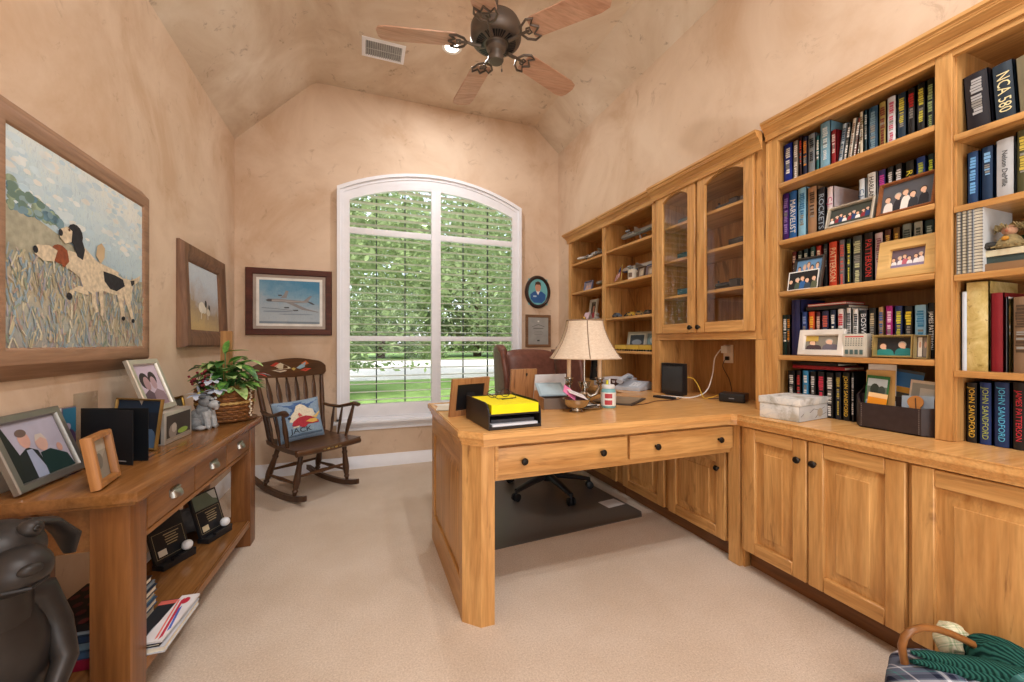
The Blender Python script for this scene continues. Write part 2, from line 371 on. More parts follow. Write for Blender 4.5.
# ---------------------------------------------------------------- outdoors
def grassmat():
    m, n, p = newmat('lawn'); setp(p, .9, 0, .1); mp = coords(n); a = noise(n, mp, .5, 6, .6); r = ramp(n, [(.3, '76984E'), (.7, '9CBA72')]); n.links.new(a.outputs[0], r.inputs[0])
    n.links.new(r.outputs[0], p.inputs['Base Color']); return m
b = B(); b.box(-60, 60, D + .14, 120, -.30, -.18, grassmat()); struct(b.build('lawn'))
b = B(); b.box(-60, 60, 14.5, 31, -.179, -.165, flat('D8D4CC', .8)); struct(b.build('driveway'))
def leafmat(i, a, c):
    m, n, p = newmat('foliage_%d' % i); setp(p, .6, 0, .3); mp = coords(n); t = noise(n, mp, .9, 5, .7); r = ramp(n, [(.33, a), (.68, c)]); n.links.new(t.outputs[0], r.inputs[0])
    n.links.new(r.outputs[0], p.inputs['Base Color'])
    tl = n.nodes.new('ShaderNodeBsdfTranslucent'); n.links.new(r.outputs[0], tl.inputs[0]); mxs = n.nodes.new('ShaderNodeMixShader'); mxs.inputs[0].default_value = .45
    o = n.nodes['Material Output']; n.links.new(p.outputs[0], mxs.inputs[1]); n.links.new(tl.outputs[0], mxs.inputs[2]); n.links.new(mxs.outputs[0], o.inputs[0]); return m
LF = [leafmat(0, '66784A', 'A8BA86'), leafmat(1, '74885A', 'BACA9C')]
BARK = flat('5E4E40', .9, var=.3)
def tree(label, loc, h, rad, zc0, nl, size, lm, grp, kind='tree'):
    t = thing('tree' if kind == 'tree' else 'garden_bush', label, kind, loc, group=grp)
    b = B()
    pts = [(0, 0, 0), (.1, .05, h * .3), (-.05, .1, h * .62)]
    b.tube(pts, [h * .03, h * .024, h * .012], BARK, 7)
    for k in range(5):
        a = k * 1.3; b.tube([(.05, .05, h * (.3 + .05 * k)), (math.cos(a) * rad * .35, math.sin(a) * rad * .35, h * .5), (math.cos(a) * rad * .65, math.sin(a) * rad * .65, h * .62)], [h * .012, h * .008, h * .004], BARK, 5)
    b.build('trunk', t)
    b = B(); cl = []
    for k in range(42):
        a = rnd.uniform(0, 6.283); u = rnd.uniform(.15, 1) ** .6; zz = rnd.uniform(-1, 1)
        q = math.sqrt(max(0, 1 - zz * zz)) * u; cl.append((math.cos(a) * q * rad, math.sin(a) * q * rad, zc0 + (h - zc0) * (.5 + .5 * zz * .95)))
    mm = b.mi(lm)
    for k in range(nl):
        c = cl[k % len(cl)]; g = [rnd.gauss(0, rad * .17) for _ in range(3)]; p = Vector((c[0] + g[0], c[1] + g[1], max(zc0 * .8, c[2] + g[2])))
        d = Vector((rnd.gauss(0, 1), rnd.gauss(0, 1), rnd.gauss(0, .6))).normalized(); e = d.cross(Vector((rnd.gauss(0, 1), rnd.gauss(0, 1), rnd.gauss(0, 1)))).normalized(); s_ = size * rnd.uniform(.6, 1.3)
        b.f([b.v(p - d * s_), b.v(p + e * s_ * .45), b.v(p + d * s_), b.v(p - e * s_ * .45)], lm)
    b.build('crown' if kind == 'tree' else 'foliage', t, norm=False); return t
g = 'trees outside the window'
tree('big leafy tree whose branches fill the left window half', (-2.6, 10.5, -.18), 10.5, 5.0, .9, 52000, .085, LF[0], g)
tree('big leafy tree whose branches fill the right window half', (7.2, 12.0, -.18), 11, 5.2, 1.0, 52000, .09, LF[1], g)
tree('leafy tree standing beyond the driveway, seen low in the left window half', (1.5, 36, -.18), 13, 6.5, .8, 9000, .34, LF[1], g)
tree('leafy tree standing beyond the driveway, seen low in the right window half', (10.5, 38, -.18), 14, 6.8, .8, 9000, .34, LF[0], g)
tree('leafy tree beyond the driveway, seen at the right edge of the window', (19, 40, -.18), 13, 6.5, .8, 7000, .36, LF[1], g)
g = 'bushes along the far side of the driveway'
tree('low rounded bush beyond the driveway, first from the left', (-1.2, 33, -.18), 1.7, 1.5, .1, 1500, .14, LF[0], g, 'bush')
tree('wide low bush beyond the driveway, second from the left', (5.2, 34, -.18), 1.5, 2.1, .1, 1800, .14, LF[1], g, 'bush')
tree('low bush beyond the driveway, seen behind the right window half', (12.5, 34, -.18), 1.8, 1.8, .1, 1500, .14, LF[0], g, 'bush')

ROWS = {
 'r1': [
  (1.441, 0.046, 0.215, '1B2F86', None, 'F2F0EA', 'royal blue hardback'),
  (1.395, 0.029, 0.212, '8D8577', None, 'F2F0EA', 'grey paperback'),
  (1.366, 0.017, 0.226, '31191A', None, 'C9452E', 'thin black and red book'),
  (1.349, 0.026, 0.211, '1D2740', None, 'D98A3A', 'navy book with an orange block'),
  (1.323, 0.036, 0.21, '7E868C', None, '15161A', 'grey hardback with dark title'),
  (1.287, 0.018, 0.188, '2F6B70', None, 'F2F0EA', 'slim teal book'),
  (1.269, 0.047, 0.237, '7FAEC4', None, 'DDE6E8', 'tall pale blue book'),
  (1.222, 0.025, 0.169, '8E1F27', None, 'E7D0C8', 'dark red book'),
  (1.197, 0.022, 0.188, 'B9C8D2', None, '41566A', 'pale blue leaning book', 7),
  (1.175, 0.016, 0.17, '3A3A38', None, 'F2F0EA', 'thin charcoal leaning book', 7),
  (1.159, 0.021, 0.191, 'DAD3C4', None, '7A5A4A', 'white leaning book', 7),
  (1.138, 0.015, 0.173, '8D4B3E', None, 'F2F0EA', 'brick red leaning book', 7),
  (1.123, 0.012, 0.154, '7C7547', None, 'F2F0EA', 'thin olive leaning book', 7),
  (1.11, 0.017, 0.206, 'D6CBB2', None, '6B5B45', 'cream paperback'),
  (1.093, 0.015, 0.206, '1F3B47', None, 'BFC9C9', 'slim dark teal book'),
  (1.078, 0.038, 0.204, '254A63', None, '7796A5', 'wide slate blue book'),
  (1.04, 0.027, 0.206, 'A08D4C', None, '6A1F1F', 'mustard book with a maroon foot'),
  (1.013, 0.033, 0.21, 'D9DCE2', None, 'C95A78', 'white book with pink lettering'),
  (0.98, 0.032, 0.207, '1B3346', None, 'D8CC4A', 'dark blue book with yellow letters'),
  (0.947, 0.026, 0.209, '151416', None, 'B92B2B', 'black book with a red band'),
  (0.919, 0.028, 0.211, '14171A', None, 'D7D04F', 'black book with yellow and white title'),
  (0.89, 0.024, 0.21, '16201C', None, '9FB579', 'black book with green lettering'),
 ],
 'r2': [
  (1.451, 0.036, 0.27, '43206B', None, '9A7CC0', 'purple hardback'),
  (1.415, 0.042, 0.261, '2C66A8', 'MARVELIST', 'F2F0EA', 'blue book with white edges'),
  (1.371, 0.043, 0.25, '8DC4E0', None, '3B78A8', 'sky blue hardback'),
  (1.325, 0.045, 0.238, 'A5805F', None, '4A3527', 'tan book with a brown picture'),
  (1.28, 0.037, 0.219, '23252D', 'ROCKETS', '9FB0C0', 'dark book with silver letters'),
  (1.239, 0.03, 0.21, 'E6D9DE', 'C.J. BOX', 'C2557E', 'white book with pink lettering'),
  (1.112, 0.026, 0.199, 'DCE6EE', 'C.J. BOX', '3E6E9C', 'white book with blue lettering'),
  (1.082, 0.035, 0.211, 'E9E9E6', 'HARLAN COBEN', '15161A', 'white book with big black lettering'),
  (1.043, 0.029, 0.209, '2B2466', None, 'C73FA0', 'violet book with a magenta patch'),
  (1.013, 0.025, 0.21, '18181B', None, 'D8D8D8', 'black book with grey lettering'),
  (0.986, 0.025, 0.211, '222224', None, 'EDEDED', 'black book with bold white lettering'),
  (0.954, 0.03, 0.208, '161612', 'ROBERT', 'E6DA3C', 'black book with yellow lettering'),
  (0.921, 0.031, 0.209, '22489A', None, 'BFD24A', 'bright blue book'),
  (0.887, 0.021, 0.208, '123038', None, 'C7DA3A', 'dark teal book with lime lettering'),
 ],
 'r3': [
  (1.4, 0.025, 0.199, '5A1B1E', None, 'D9C0B0', 'maroon paperback'),
  (1.373, 0.026, 0.198, '22312B', None, 'C8CFC0', 'dark green book'),
  (1.344, 0.025, 0.201, '1D3B42', None, 'C8CFC0', 'dark teal book'),
  (1.314, 0.027, 0.204, '2A4A44', None, 'C8CFC0', 'bottle green book'),
  (1.287, 0.027, 0.203, '9C2B22', None, 'EAD9C0', 'brick red book'),
  (1.256, 0.023, 0.205, '17181B', None, '6A6A6A', 'plain black book'),
  (1.232, 0.039, 0.207, 'C8452A', 'PATTERSON', 'E9C9A0', 'orange red book'),
  (1.189, 0.026, 0.207, '6E6A70', None, 'D65A50', 'grey book with red lettering'),
  (1.16, 0.022, 0.205, '1F2F2C', None, 'D9D24F', 'dark green book with yellow lettering'),
  (1.136, 0.039, 0.21, '474A46', None, 'C2C49A', 'charcoal book with pale lettering'),
  (1.093, 0.036, 0.213, '151315', 'PATTERSON', 'D23A35', 'black book with red lettering'),
  (1.055, 0.032, 0.203, 'C9B4B8', None, '8A5A68', 'dusty pink book'),
  (1.022, 0.026, 0.208, '4F2A22', None, 'D8B05A', 'brown book with gold dots'),
  (0.994, 0.027, 0.209, '6B4A1C', None, 'D9B04A', 'brown and gold book'),
  (0.964, 0.033, 0.215, '8C9A98', None, '3F5050', 'grey green book'),
  (0.929, 0.032, 0.214, 'A9B4B2', None, '4A5858', 'pale grey book'),
  (0.896, 0.03, 0.212, '1F4048', None, 'A9C6CC', 'deep teal book'),
 ],
 'r4': [
  (1.454, 0.025, 0.201, '12302C', None, 'F2F0EA', 'dark green book with white lettering'),
  (1.427, 0.022, 0.2, '16181A', None, 'D88A2E', 'black book with orange lettering'),
  (1.403, 0.047, 0.271, '2B2E58', None, '7A86B8', 'tall navy binder'),
  (1.354, 0.031, 0.209, '24407E', None, '8AA0D0', 'blue book'),
  (1.321, 0.032, 0.207, 'D2502A', None, 'F0C040', 'orange red book'),
  (1.287, 0.022, 0.205, '5C2028', None, 'D8B0A0', 'maroon book'),
  (1.263, 0.035, 0.207, '232848', None, 'C86050', 'navy book with red lettering'),
  (1.226, 0.027, 0.209, '20304A', None, 'F2F0EA', 'navy book with white blocks'),
  (1.195, 0.028, 0.211, 'E3DEDC', None, 'C23444', 'white book with a red head'),
  (1.161, 0.023, 0.213, 'DADCDD', None, '38404C', 'white book with a dark band'),
  (1.136, 0.026, 0.207, 'E0E2E2', None, '2C3440', 'white book with two dark bands'),
  (1.108, 0.03, 0.2, '2A2E36', 'BOSWORTH', 'D8DDE2', 'slate book with white lettering'),
  (1.077, 0.03, 0.206, '1D1E20', None, 'B9A98A', 'black book with beige lettering'),
  (1.043, 0.022, 0.208, 'B08A5E', None, '3A5E9A', 'tan book with a blue edge'),
  (1.018, 0.028, 0.21, 'A8207A', None, 'F0C8E0', 'magenta book'),
  (0.988, 0.029, 0.207, '1F3468', None, 'D8D23C', 'navy book with yellow lettering'),
  (0.957, 0.029, 0.204, '1B1C1E', None, 'E8D03C', 'black book with yellow lettering'),
  (0.926, 0.039, 0.205, '8FBFDC', None, '3B86B4', 'wide light blue book'),
  (0.886, 0.021, 0.21, '131314', 'JAMES PATTERSON', 'E8E6E0', 'tall black book with white lettering'),
 ],
 'r5': [
  (1.42, 0.037, 0.204, '17161A', None, 'F2F0EA', 'black book with white lettering'),
  (1.38, 0.027, 0.206, '1E1518', None, 'D24040', 'black book with red lettering'),
  (1.35, 0.033, 0.208, '3C8EC0', None, 'F2F0EA', 'blue book with white lettering'),
  (1.314, 0.029, 0.206, '18181A', None, 'E0E0E0', 'black book with bold pale lettering'),
  (1.28, 0.033, 0.208, '1A1A1C', None, 'D83A55', 'black book with pink red lettering'),
  (1.243, 0.034, 0.206, '1B1A1B', None, 'E2E0DC', 'black book with a white title over orange'),
  (1.205, 0.028, 0.209, '161A24', None, 'C0A848', 'black book with gold and blue title'),
  (1.175, 0.031, 0.211, '151514', 'JOHN SANDFORD', 'E2B93A', 'black book with yellow lettering'),
  (1.141, 0.013, 0.213, '14171A', None, 'B7B7B7', 'thin black book'),
 ],
 'c1': [
  (0.785, 0.062, 0.201, '1E1E26', None, 'A9A9AA', 'thick black leather volume'),
  (0.718, 0.05, 0.194, '22303C', 'NCA 580', 'E6D9A8', 'navy binder with large cream lettering', 4),
  (0.666, 0.054, 0.19, '7A7158', None, 'D8D2BC', 'olive grey binder with white lettering', 4),
 ],
 'c2': [
  (0.765, 0.031, 0.183, '123A66', None, '6AA6D8', 'blue book with a gold curl'),
  (0.731, 0.031, 0.185, '10304F', None, '7FB2DC', 'deep blue book with silver foot'),
  (0.698, 0.044, 0.193, 'B4B7BA', 'Nelson DeMille', '4A4E52', 'pale grey book with a black lion'),
  (0.653, 0.029, 0.203, '4B4A2E', None, 'C8B04A', 'olive book with gold dashes'),
 ],
 'c4': [
  (0.783, 0.019, 0.271, 'C9D6E4', None, '8AA0B8', 'pale blue white binder'),
  (0.763, 0.058, 0.311, 'C4AE6C', None, '8A6A2A', 'gold binder with antique map print'),
  (0.704, 0.032, 0.258, '7A1420', None, '4A0810', 'dark red binder'),
  (0.671, 0.007, 0.243, 'D8DDE2', None, '8A94A0', 'slim white binder'),
  (0.664, 0.007, 0.236, 'A98A4A', None, '6A5020', 'slim tan book'),
  (0.656, 0.036, 0.24, '7A6048', None, '4A3828', 'broad brown book'),
 ],
 'c5': [
  (0.771, 0.03, 0.205, '15151A', 'JOHN SANDFORD', 'D9B040', 'black book with gold lettering'),
  (0.74, 0.033, 0.208, '1B3570', 'JOHN SANDFORD', 'A8B85A', 'navy book with olive lettering'),
  (0.706, 0.039, 0.212, '16305E', 'JOHN SANDFORD', '58B8E0', 'navy book with cyan lettering'),
  (0.665, 0.031, 0.215, '17171A', 'JAMES PATTERSON', 'C83040', 'black book with red lettering'),
 ],
 'n3': [
  (0.788, 0.012, 0.24, '9AA0A6', None, 'F2F0EA', 'x'),
  (0.775, 0.012, 0.243, 'A8A08A', None, 'F2F0EA', 'x'),
  (0.762, 0.013, 0.245, 'A9ACB0', None, 'F2F0EA', 'x'),
  (0.748, 0.026, 0.218, 'C8CED2', None, 'F2F0EA', 'x'),
 ],
}
# ---------------------------------------------------------------- cabinetry helpers (local x along the unit, -y is the front)
RZ = (0, 0, R(-90))
def knob(par, x, z, y, r=.014):
    b = B(); b.T = Matrix.Translation((x, y, z)) @ Matrix.Rotation(R(90), 4, 'X')
    b.lathe([(.006, 0), (.005, .008), (.005, .012), (r, .016), (r * 1.05, .021), (r * .8, .026), (.002, .028)], KNOBM, 14)
    return b.build('knob', par)
def raised_panel(b, x0, x1, z0, z1, yf, mv, arch_=0):
    """bevelled field panel filling an opening, its face just behind yf"""
    def lp(t, y): return [(x0 + t, y, z0 + t), (x1 - t, y, z0 + t), (x1 - t, y, z1 - t), (x0 + t, y, z1 - t)]
    b.loops([lp(0, yf + .017), lp(.007, yf + .017), lp(.045, yf + .005), lp(.047, yf + .001)], mv, cap1=True)
def cab_door(par, x0, x1, z0, z1, yf, kx=None, kz=None, sw=.058, name='door'):
    b = B(); t = .02
    def fr_(x0_, x1_, z0_, z1_, m): b.box(x0_, x1_, yf, yf + t, z0_, z1_, m, .003, 1)
    fr_(x0, x0 + sw, z0, z1, WZ); fr_(x1 - sw, x1, z0, z1, WZ); fr_(x0 + sw, x1 - sw, z0, z0 + sw, WX); fr_(x0 + sw, x1 - sw, z1 - sw, z1, WX)
    raised_panel(b, x0 + sw, x1 - sw, z0 + sw, z1 - sw, yf, WZ)
    d = b.build(name, par)
    if kx is not None: knob(d, kx, kz, yf)
    return d
def crown(par, x0, x1, zb, yf, scale=1.0, ret0=True, ret1=False, name='crown_moulding'):
    """crown moulding rising from zb, projecting in front of yf (the face plane); optional end returns"""
    s = scale; P = [(0, 0), (-.010, 0), (-.010, .020), (-.014, .026), (-.014, .031), (-.018, .034), (-.018, .039), (-.022, .042), (-.027, .054), (-.036, .064), (-.042, .066), (-.042, .071), (-.046, .074), (-.046, .079), (-.052, .085), (-.055, .086), (-.055, .100), (0, .100)]
    b = B(); L0 = []; L1 = []
    for dy, dz in P:
        y = yf + dy * s; z = zb + dz * s; e = -dy * s
        L0.append((x0 - (e if ret0 else 0), y, z)); L1.append((x1 + (e if ret1 else 0), y, z))
    b.loops([L0, L1], WX, cap0=True, cap1=True)
    if ret0:
        A = [(x0 + dy * s, yf + dy * s, zb + dz * s) for dy, dz in P]; Z = [(x0 + dy * s, yf + .013, zb + dz * s) for dy, dz in P]
        b.loops([A, Z], WY, cap0=True, cap1=True)
    return b.build(name, par)

# ---------------------------------------------------------------- base cabinets
def base_unit(label, xf, yl, x1, doors, zd0=.105, zd1=.695, toe=.06):
    t = thing('base_cabinet', label, 'cabinet', (xf + .02, yl, 0), RZ)
    b = B(); dep = 2.24 - xf - .02
    b.box(0, x1, .02, dep, .10, .698, WZ); b.build('body', t)
    b = B(); ed = [0] + [v for d in doors for v in d[:2]] + [x1]
    for i in range(0, len(ed), 2): b.box(ed[i], max(ed[i + 1], ed[i] + .006), 0, .0195, .10, .698, WZ)
    b.box(0, x1, .0005, .019, .10, zd0, WX); b.box(0, x1, .0005, .019, zd1, .698, WX); b.build('face_frame', t)
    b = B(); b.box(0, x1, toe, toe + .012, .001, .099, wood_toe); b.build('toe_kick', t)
    for x0_, x1_, kx in doors: cab_door(t, x0_, x1_, zd0, zd1, -.02, kx, zd1 - .085)
    return t
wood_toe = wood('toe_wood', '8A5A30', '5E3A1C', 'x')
base_unit('pine base cabinet of two raised-panel doors under the map box and leather bin', 1.723, 1.466, .652, [(.026, .318, .290), (.326, .644, .354)])
base_unit('pine base cabinet at the right edge, beyond the one with two knobs', 1.723, .812, .652, [(.006, .40, None), (.41, .648, None)])
base_unit('pine base cabinet inside the desk kneehole, its doors facing the chair mat', 1.742, 2.465, .905, [(.035, .45, .09), (.492, .90, .86)], .085, .535, .03)
base_unit('pine base cabinet behind the desk, reaching the back wall', 1.742, 3.786, 1.316, [(.04, .44, .40), (.45, .85, .49), (.87, 1.27, .91)], .085, .66, .03)

# ---------------------------------------------------------------- desk peninsula
t = thing('desk', 'honey pine desk peninsula with two drawers and a chamfered end post', 'desk', (.36, 1.505, 0))
ox, oy = .36, 1.505
def DB():
    b = B(); b.T = Matrix.Translation((-ox, -oy, 0)); return b
b = DB()
b.box(.385, .405, 1.56, 2.30, 0, .70, WZ)
b.box(.372, .386, 1.575, 2.30, .60, .70, WY, .002, 1); b.box(.372, .386, 1.575, 2.30, 0, .15, WY, .002, 1)
b.box(.372, .386, 1.575, 1.625, .15, .60, WZ, .002, 1); b.box(.372, .386, 2.235, 2.30, .15, .60, WZ, .002, 1)
def lpx(tt, x): return [(x, 2.235 - tt, .15 + tt), (x, 1.625 + tt, .15 + tt), (x, 1.625 + tt, .60 - tt), (x, 2.235 - tt, .60 - tt)]
b.loops([lpx(0, .3845), lpx(.006, .3845), lpx(.04, .3765), lpx(.043, .3755)], WZ, cap1=True)
b.box(.405, .425, 1.60, 2.30, 0, .70, WZ); b.build('side_panel', t)
b = DB(); b.prism([(.3715, 1.574), (.3715, 1.566), (.432, 1.507), (.487, 1.507), (.487, 1.60), (.3715, 1.60)], 'xy', 0, .70, WZ); b.build('corner_post', t)
b = DB(); b.box(.487, 1.755, 1.53, 1.55, .565, .70, WX); b.box(.487, 1.755, 1.535, 1.545, .55, .57, WX)
b.box(.487, .50, 1.50, 1.545, .565, .70, WX); b.build('apron', t)
b = DB(); b.box(1.742, 1.80, 1.478, 1.545, 0, .70, WZ, .003, 1); b.box(1.765, 1.80, 1.468, 1.478, .0, .70, WZ); b.build('end_post', t)
for x0, x1, ks in ((.492, 1.108, (.608, .974)), (1.122, 1.735, (1.262, 1.640))):
    b = DB(); b.box(x0, x1, 1.510, 1.53, .578, .686, WX, .005); d = b.build('drawer', t)
    for k in ks: knob(d, k - ox, .628, 1.510 - oy)
b = DB(); b.box(.425, 1.742, 2.28, 2.30, .58, .70, WX); b.build('back_rail', t)

# ---------------------------------------------------------------- continuous worktop
def wt_poly(i):
    return [(.352 + i, 2.335 - i), (.352 + i, 1.558 + .4 * i), (.432 + .4 * i, 1.477 + i), (1.68, 1.477 + i), (1.700 + i, 1.455 + i), (1.700 + i, .165), (2.245, .165), (2.245, 3.79), (1.700 + i, 3.79), (1.700 + i, 2.335 - i)]
b = B(); b.prism(wt_poly(0), 'xy', .728, .757, WT, bev=.004); b.prism(wt_poly(.009), 'xy', .716, .7285, WT); b.prism(wt_poly(.016), 'xy', .7005, .7165, WT)
tag(b.build('worktop'), 'continuous honey pine worktop running over the desk and base cabinets', 'worktop')

# ---------------------------------------------------------------- tall bookcase on the worktop
XF = 1.913; ZT = .758
def rt(y, yl): return yl - y
YL = 1.468
t = thing('bookcase', 'tall pine bookcase full of books, two columns of shelves at the right', 'bookcase', (XF, YL, ZT), RZ)
xr = YL - .185
def BB():
    b = B(); b.T = Matrix.Translation((0, 0, -ZT)); return b
def xl(y): return YL - y
b = BB()
for a, c, m in ((0, .018, WZ), (xl(.829) - .004, xl(.829) + .004, WZ), (xl(.783) - .004, xl(.783) + .004, WZ), (xr - .018, xr, WZ)): b.box(a, c, .0205, .33, ZT, 2.14, m)
b.build('side_panel', t)
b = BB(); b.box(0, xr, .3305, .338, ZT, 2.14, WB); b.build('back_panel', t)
b = BB(); b.box(.018, xr - .018, .0205, .33, 2.12, 2.14, WX); b.build('top_panel', t)
b = BB()
for a, c in ((0, xl(1.410)), (xl(.829), xl(.783)), (xl(.235), xr)): b.box(a, c, 0, .0202, ZT, 2.14, WZ, .002, 1)
for a, c in ((xl(1.410), xl(.829)), (xl(.783), xl(.235))): b.box(a, c, .0005, .0198, 2.092, 2.14, WX)
b.box(-.0, .012, -.004, 0, ZT, 2.10, WZ); b.build('face_frame', t)
for z in (1.88, 1.60, 1.35, 1.04):
    b = BB(); b.box(.0185, xl(.829) - .0045, .021, .33, z - .022, z, WX, .002, 1); b.box(xl(1.410) + .001, xl(.829) - .001, .003, .021, z - .022, z, WX, .003, 2); b.build('shelf', t)
for z in (1.817, 1.57, 1.335, 1.005):
    b = BB(); b.box(xl(.783) + .0045, xr - .0185, .021, .33, z - .022, z, WX, .002, 1); b.box(xl(.783) + .001, xl(.235) - .001, .003, .021, z - .022, z, WX, .003, 2); b.build('shelf', t)
o = crown(t, 0, xr, 2.112 - ZT, -.001, .85, False, True)

# ---------------------------------------------------------------- glass-door cabinet
YG = 2.30
t = thing('display_cabinet', 'pine wall cabinet with two arched glass doors above the router', 'cabinet', (XF + .004, YG, 1.12), RZ)
def GB(z=1.12):
    b = B(); b.T = Matrix.Translation((0, 0, -z)); return b
def gx(y): return YG - y
GW = YG - 1.472
b = GB(); b.box(0, .018, .0205, .32, 1.12, 2.09, WZ); b.box(GW - .018, GW, .0205, .32, 1.12, 2.09, WZ); b.box(.018, GW - .018, .3125, .32, 1.12, 2.09, WZ)
b.box(.018, GW - .018, .0205, .3125, 1.12, 1.142, WX); b.box(.018, GW - .018, .0205, .3125, 2.068, 2.09, WX); b.build('body', t)
b = GB(); b.box(0, gx(2.262), 0, .02, 1.12, 2.13, WZ); b.box(gx(1.530), GW, 0, .02, 1.12, 2.13, WZ); b.box(gx(1.93), gx(1.90), 0, .02, 1.165, 2.13, WZ)
b.box(gx(2.262), gx(1.53), .0005, .0195, 1.12, 1.168, WX); b.box(gx(2.262), gx(1.53), .0005, .0195, 2.10, 2.13, WX); b.build('face_frame', t)
for z in (1.885, 1.655, 1.415):
    b = GB(); b.box(.0185, GW - .0185, .03, .312, z - .018, z, WX, .002, 1); b.build('shelf', t)
for x0, x1, kx in ((gx(2.262), gx(1.922), gx(1.945)), (gx(1.904), gx(1.528), gx(1.882))):
    b = GB(); z0, z1 = 1.163, 2.125; sw = .06; yf = -.022
    b.box(x0, x0 + sw, yf, yf + .02, z0, z1, WZ, .003, 1); b.box(x1 - sw, x1, yf, yf + .02, z0, z1, WZ, .003, 1); b.box(x0 + sw, x1 - sw, yf, yf + .02, z0, z0 + .06, WX, .002, 1)
    b.prism(arch(x0 + sw, x1 - sw, z1 - .092, z1 - .055, 14) + [(x1 - sw, z1), (x0 + sw, z1)], 'xz', yf, yf + .02, WX)
    d = b.build('door', t)
    b = GB(); b.face([(x0 + sw - .004, yf + .013, z0 + .056), (x1 - sw + .004, yf + .013, z0 + .056), (x1 - sw + .004, yf + .013, z1 - .05), (x0 + sw - .004, yf + .013, z1 - .05)], PANE); b.build('glass', d)
    knob(d, kx, z0 + .032 - 1.12, yf)
crown(t, 0, GW - .004, 2.131 - 1.12 - .055, -.0235, .92, False)
t['note'] = 0; del t['note']
# recess under it: end panels and back
t = thing('desk_hutch', 'open pine recess below the glass doors, holding the router', 'cabinet', (XF + .004, YG, ZT), RZ)
b = B(); b.box(0, .045, 0, .32, 0, 1.118 - ZT, WZ); b.build('side_panel', t)
b = B(); b.box(GW - .06, GW, 0, .32, 0, 1.118 - ZT, WZ); b.build('side_panel', t)
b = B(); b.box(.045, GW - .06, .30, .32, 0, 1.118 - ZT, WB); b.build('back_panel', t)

# ---------------------------------------------------------------- open shelf unit
YO = 3.56
t = thing('open_shelf_unit', 'pine open shelves of model aircraft between the window wall and glass doors', 'shelf', (XF + .004, YO, ZT), RZ)
OW = YO - 2.302
def OB():
    b = B(); b.T = Matrix.Translation((0, 0, -ZT)); return b
def xo(y): return YO - y
for a in (0, xo(2.95) - .004, OW - .018):
    b = OB(); b.box(a, a + .018, .0205, .32, ZT, 2.13, WZ); b.build('side_panel', t)
b = OB(); b.box(.018, OW - .018, .3125, .32, ZT, 2.13, WZ); b.build('back_panel', t)
b = OB(); b.box(.018, OW - .018, .0205, .3125, 2.11, 2.13, WX); b.build('top_panel', t)
b = OB(); b.box(0, xo(3.505), 0, .02, ZT, 2.13, WZ, .002, 1); b.box(xo(2.967), xo(2.918), 0, .02, ZT, 2.13, WZ, .002, 1); b.box(xo(2.335), OW, 0, .02, ZT, 2.13, WZ, .002, 1)
b.box(xo(3.505), xo(2.967), .0005, .0195, 2.075, 2.13, WX); b.box(xo(2.918), xo(2.335), .0005, .0195, 2.075, 2.13, WX); b.build('face_frame', t)
for z in (1.862, 1.585, 1.31, 1.045):
    b = OB(); b.box(.0185, xo(2.955), .021, .312, z - .02, z, WX); b.box(xo(3.505) + .001, xo(2.967) - .001, .004, .021, z - .02, z, WX, .003, 1); b.build('shelf', t)
for z in (1.868, 1.590, 1.308, 1.038):
    b = OB(); b.box(xo(2.935), OW - .0185, .021, .312, z - .02, z, WX); b.box(xo(2.918) + .001, xo(2.335) - .001, .004, .021, z - .02, z, WX, .003, 1); b.build('shelf', t)
crown(t, 0, OW, 2.078 - ZT, -.001, .92, True)
def can(x, y, label):
    t = thing('recessed_light', label, 'ceiling light', (x, y, 3.314), group='recessed lights in the flat of the ceiling')
    b = B(); b.lathe([(.050, -.001), (.054, -.007), (.072, -.007), (.075, -.003), (.075, -.0005)], WHITE, 28, cap=False)
    b.build('trim_ring', t)
    b = B(); b.lathe([(.0505, -.002), (.048, -.0045), (.030, -.006), (.001, -.0065)], emit_can, 24, cap=False); b.build('lamp', t)
    l = bpy.data.lights.new('can_light', 'AREA'); l.shape = 'DISK'; l.size = .13; l.energy = CAN_W; l.color = CAN_COL
    o = bpy.data.objects.new('can_light', l); COL.objects.link(o); o.parent = t; o.location = (0, 0, -.012)
emit_can = emit('lamp_glow', (1, .93, .82), 6)
for x, y, la in ((.633, 2.996, 'small round recessed ceiling light beside the left fan blade'), (.633, .35, 'round recessed ceiling light above the camera'), (.1, .1, 'recessed ceiling light toward the console side'), (1.10, .1, 'recessed ceiling light toward the bookcase side'), (.633, -1.0, 'recessed ceiling light behind the camera'), ):
    can(x, y, la)
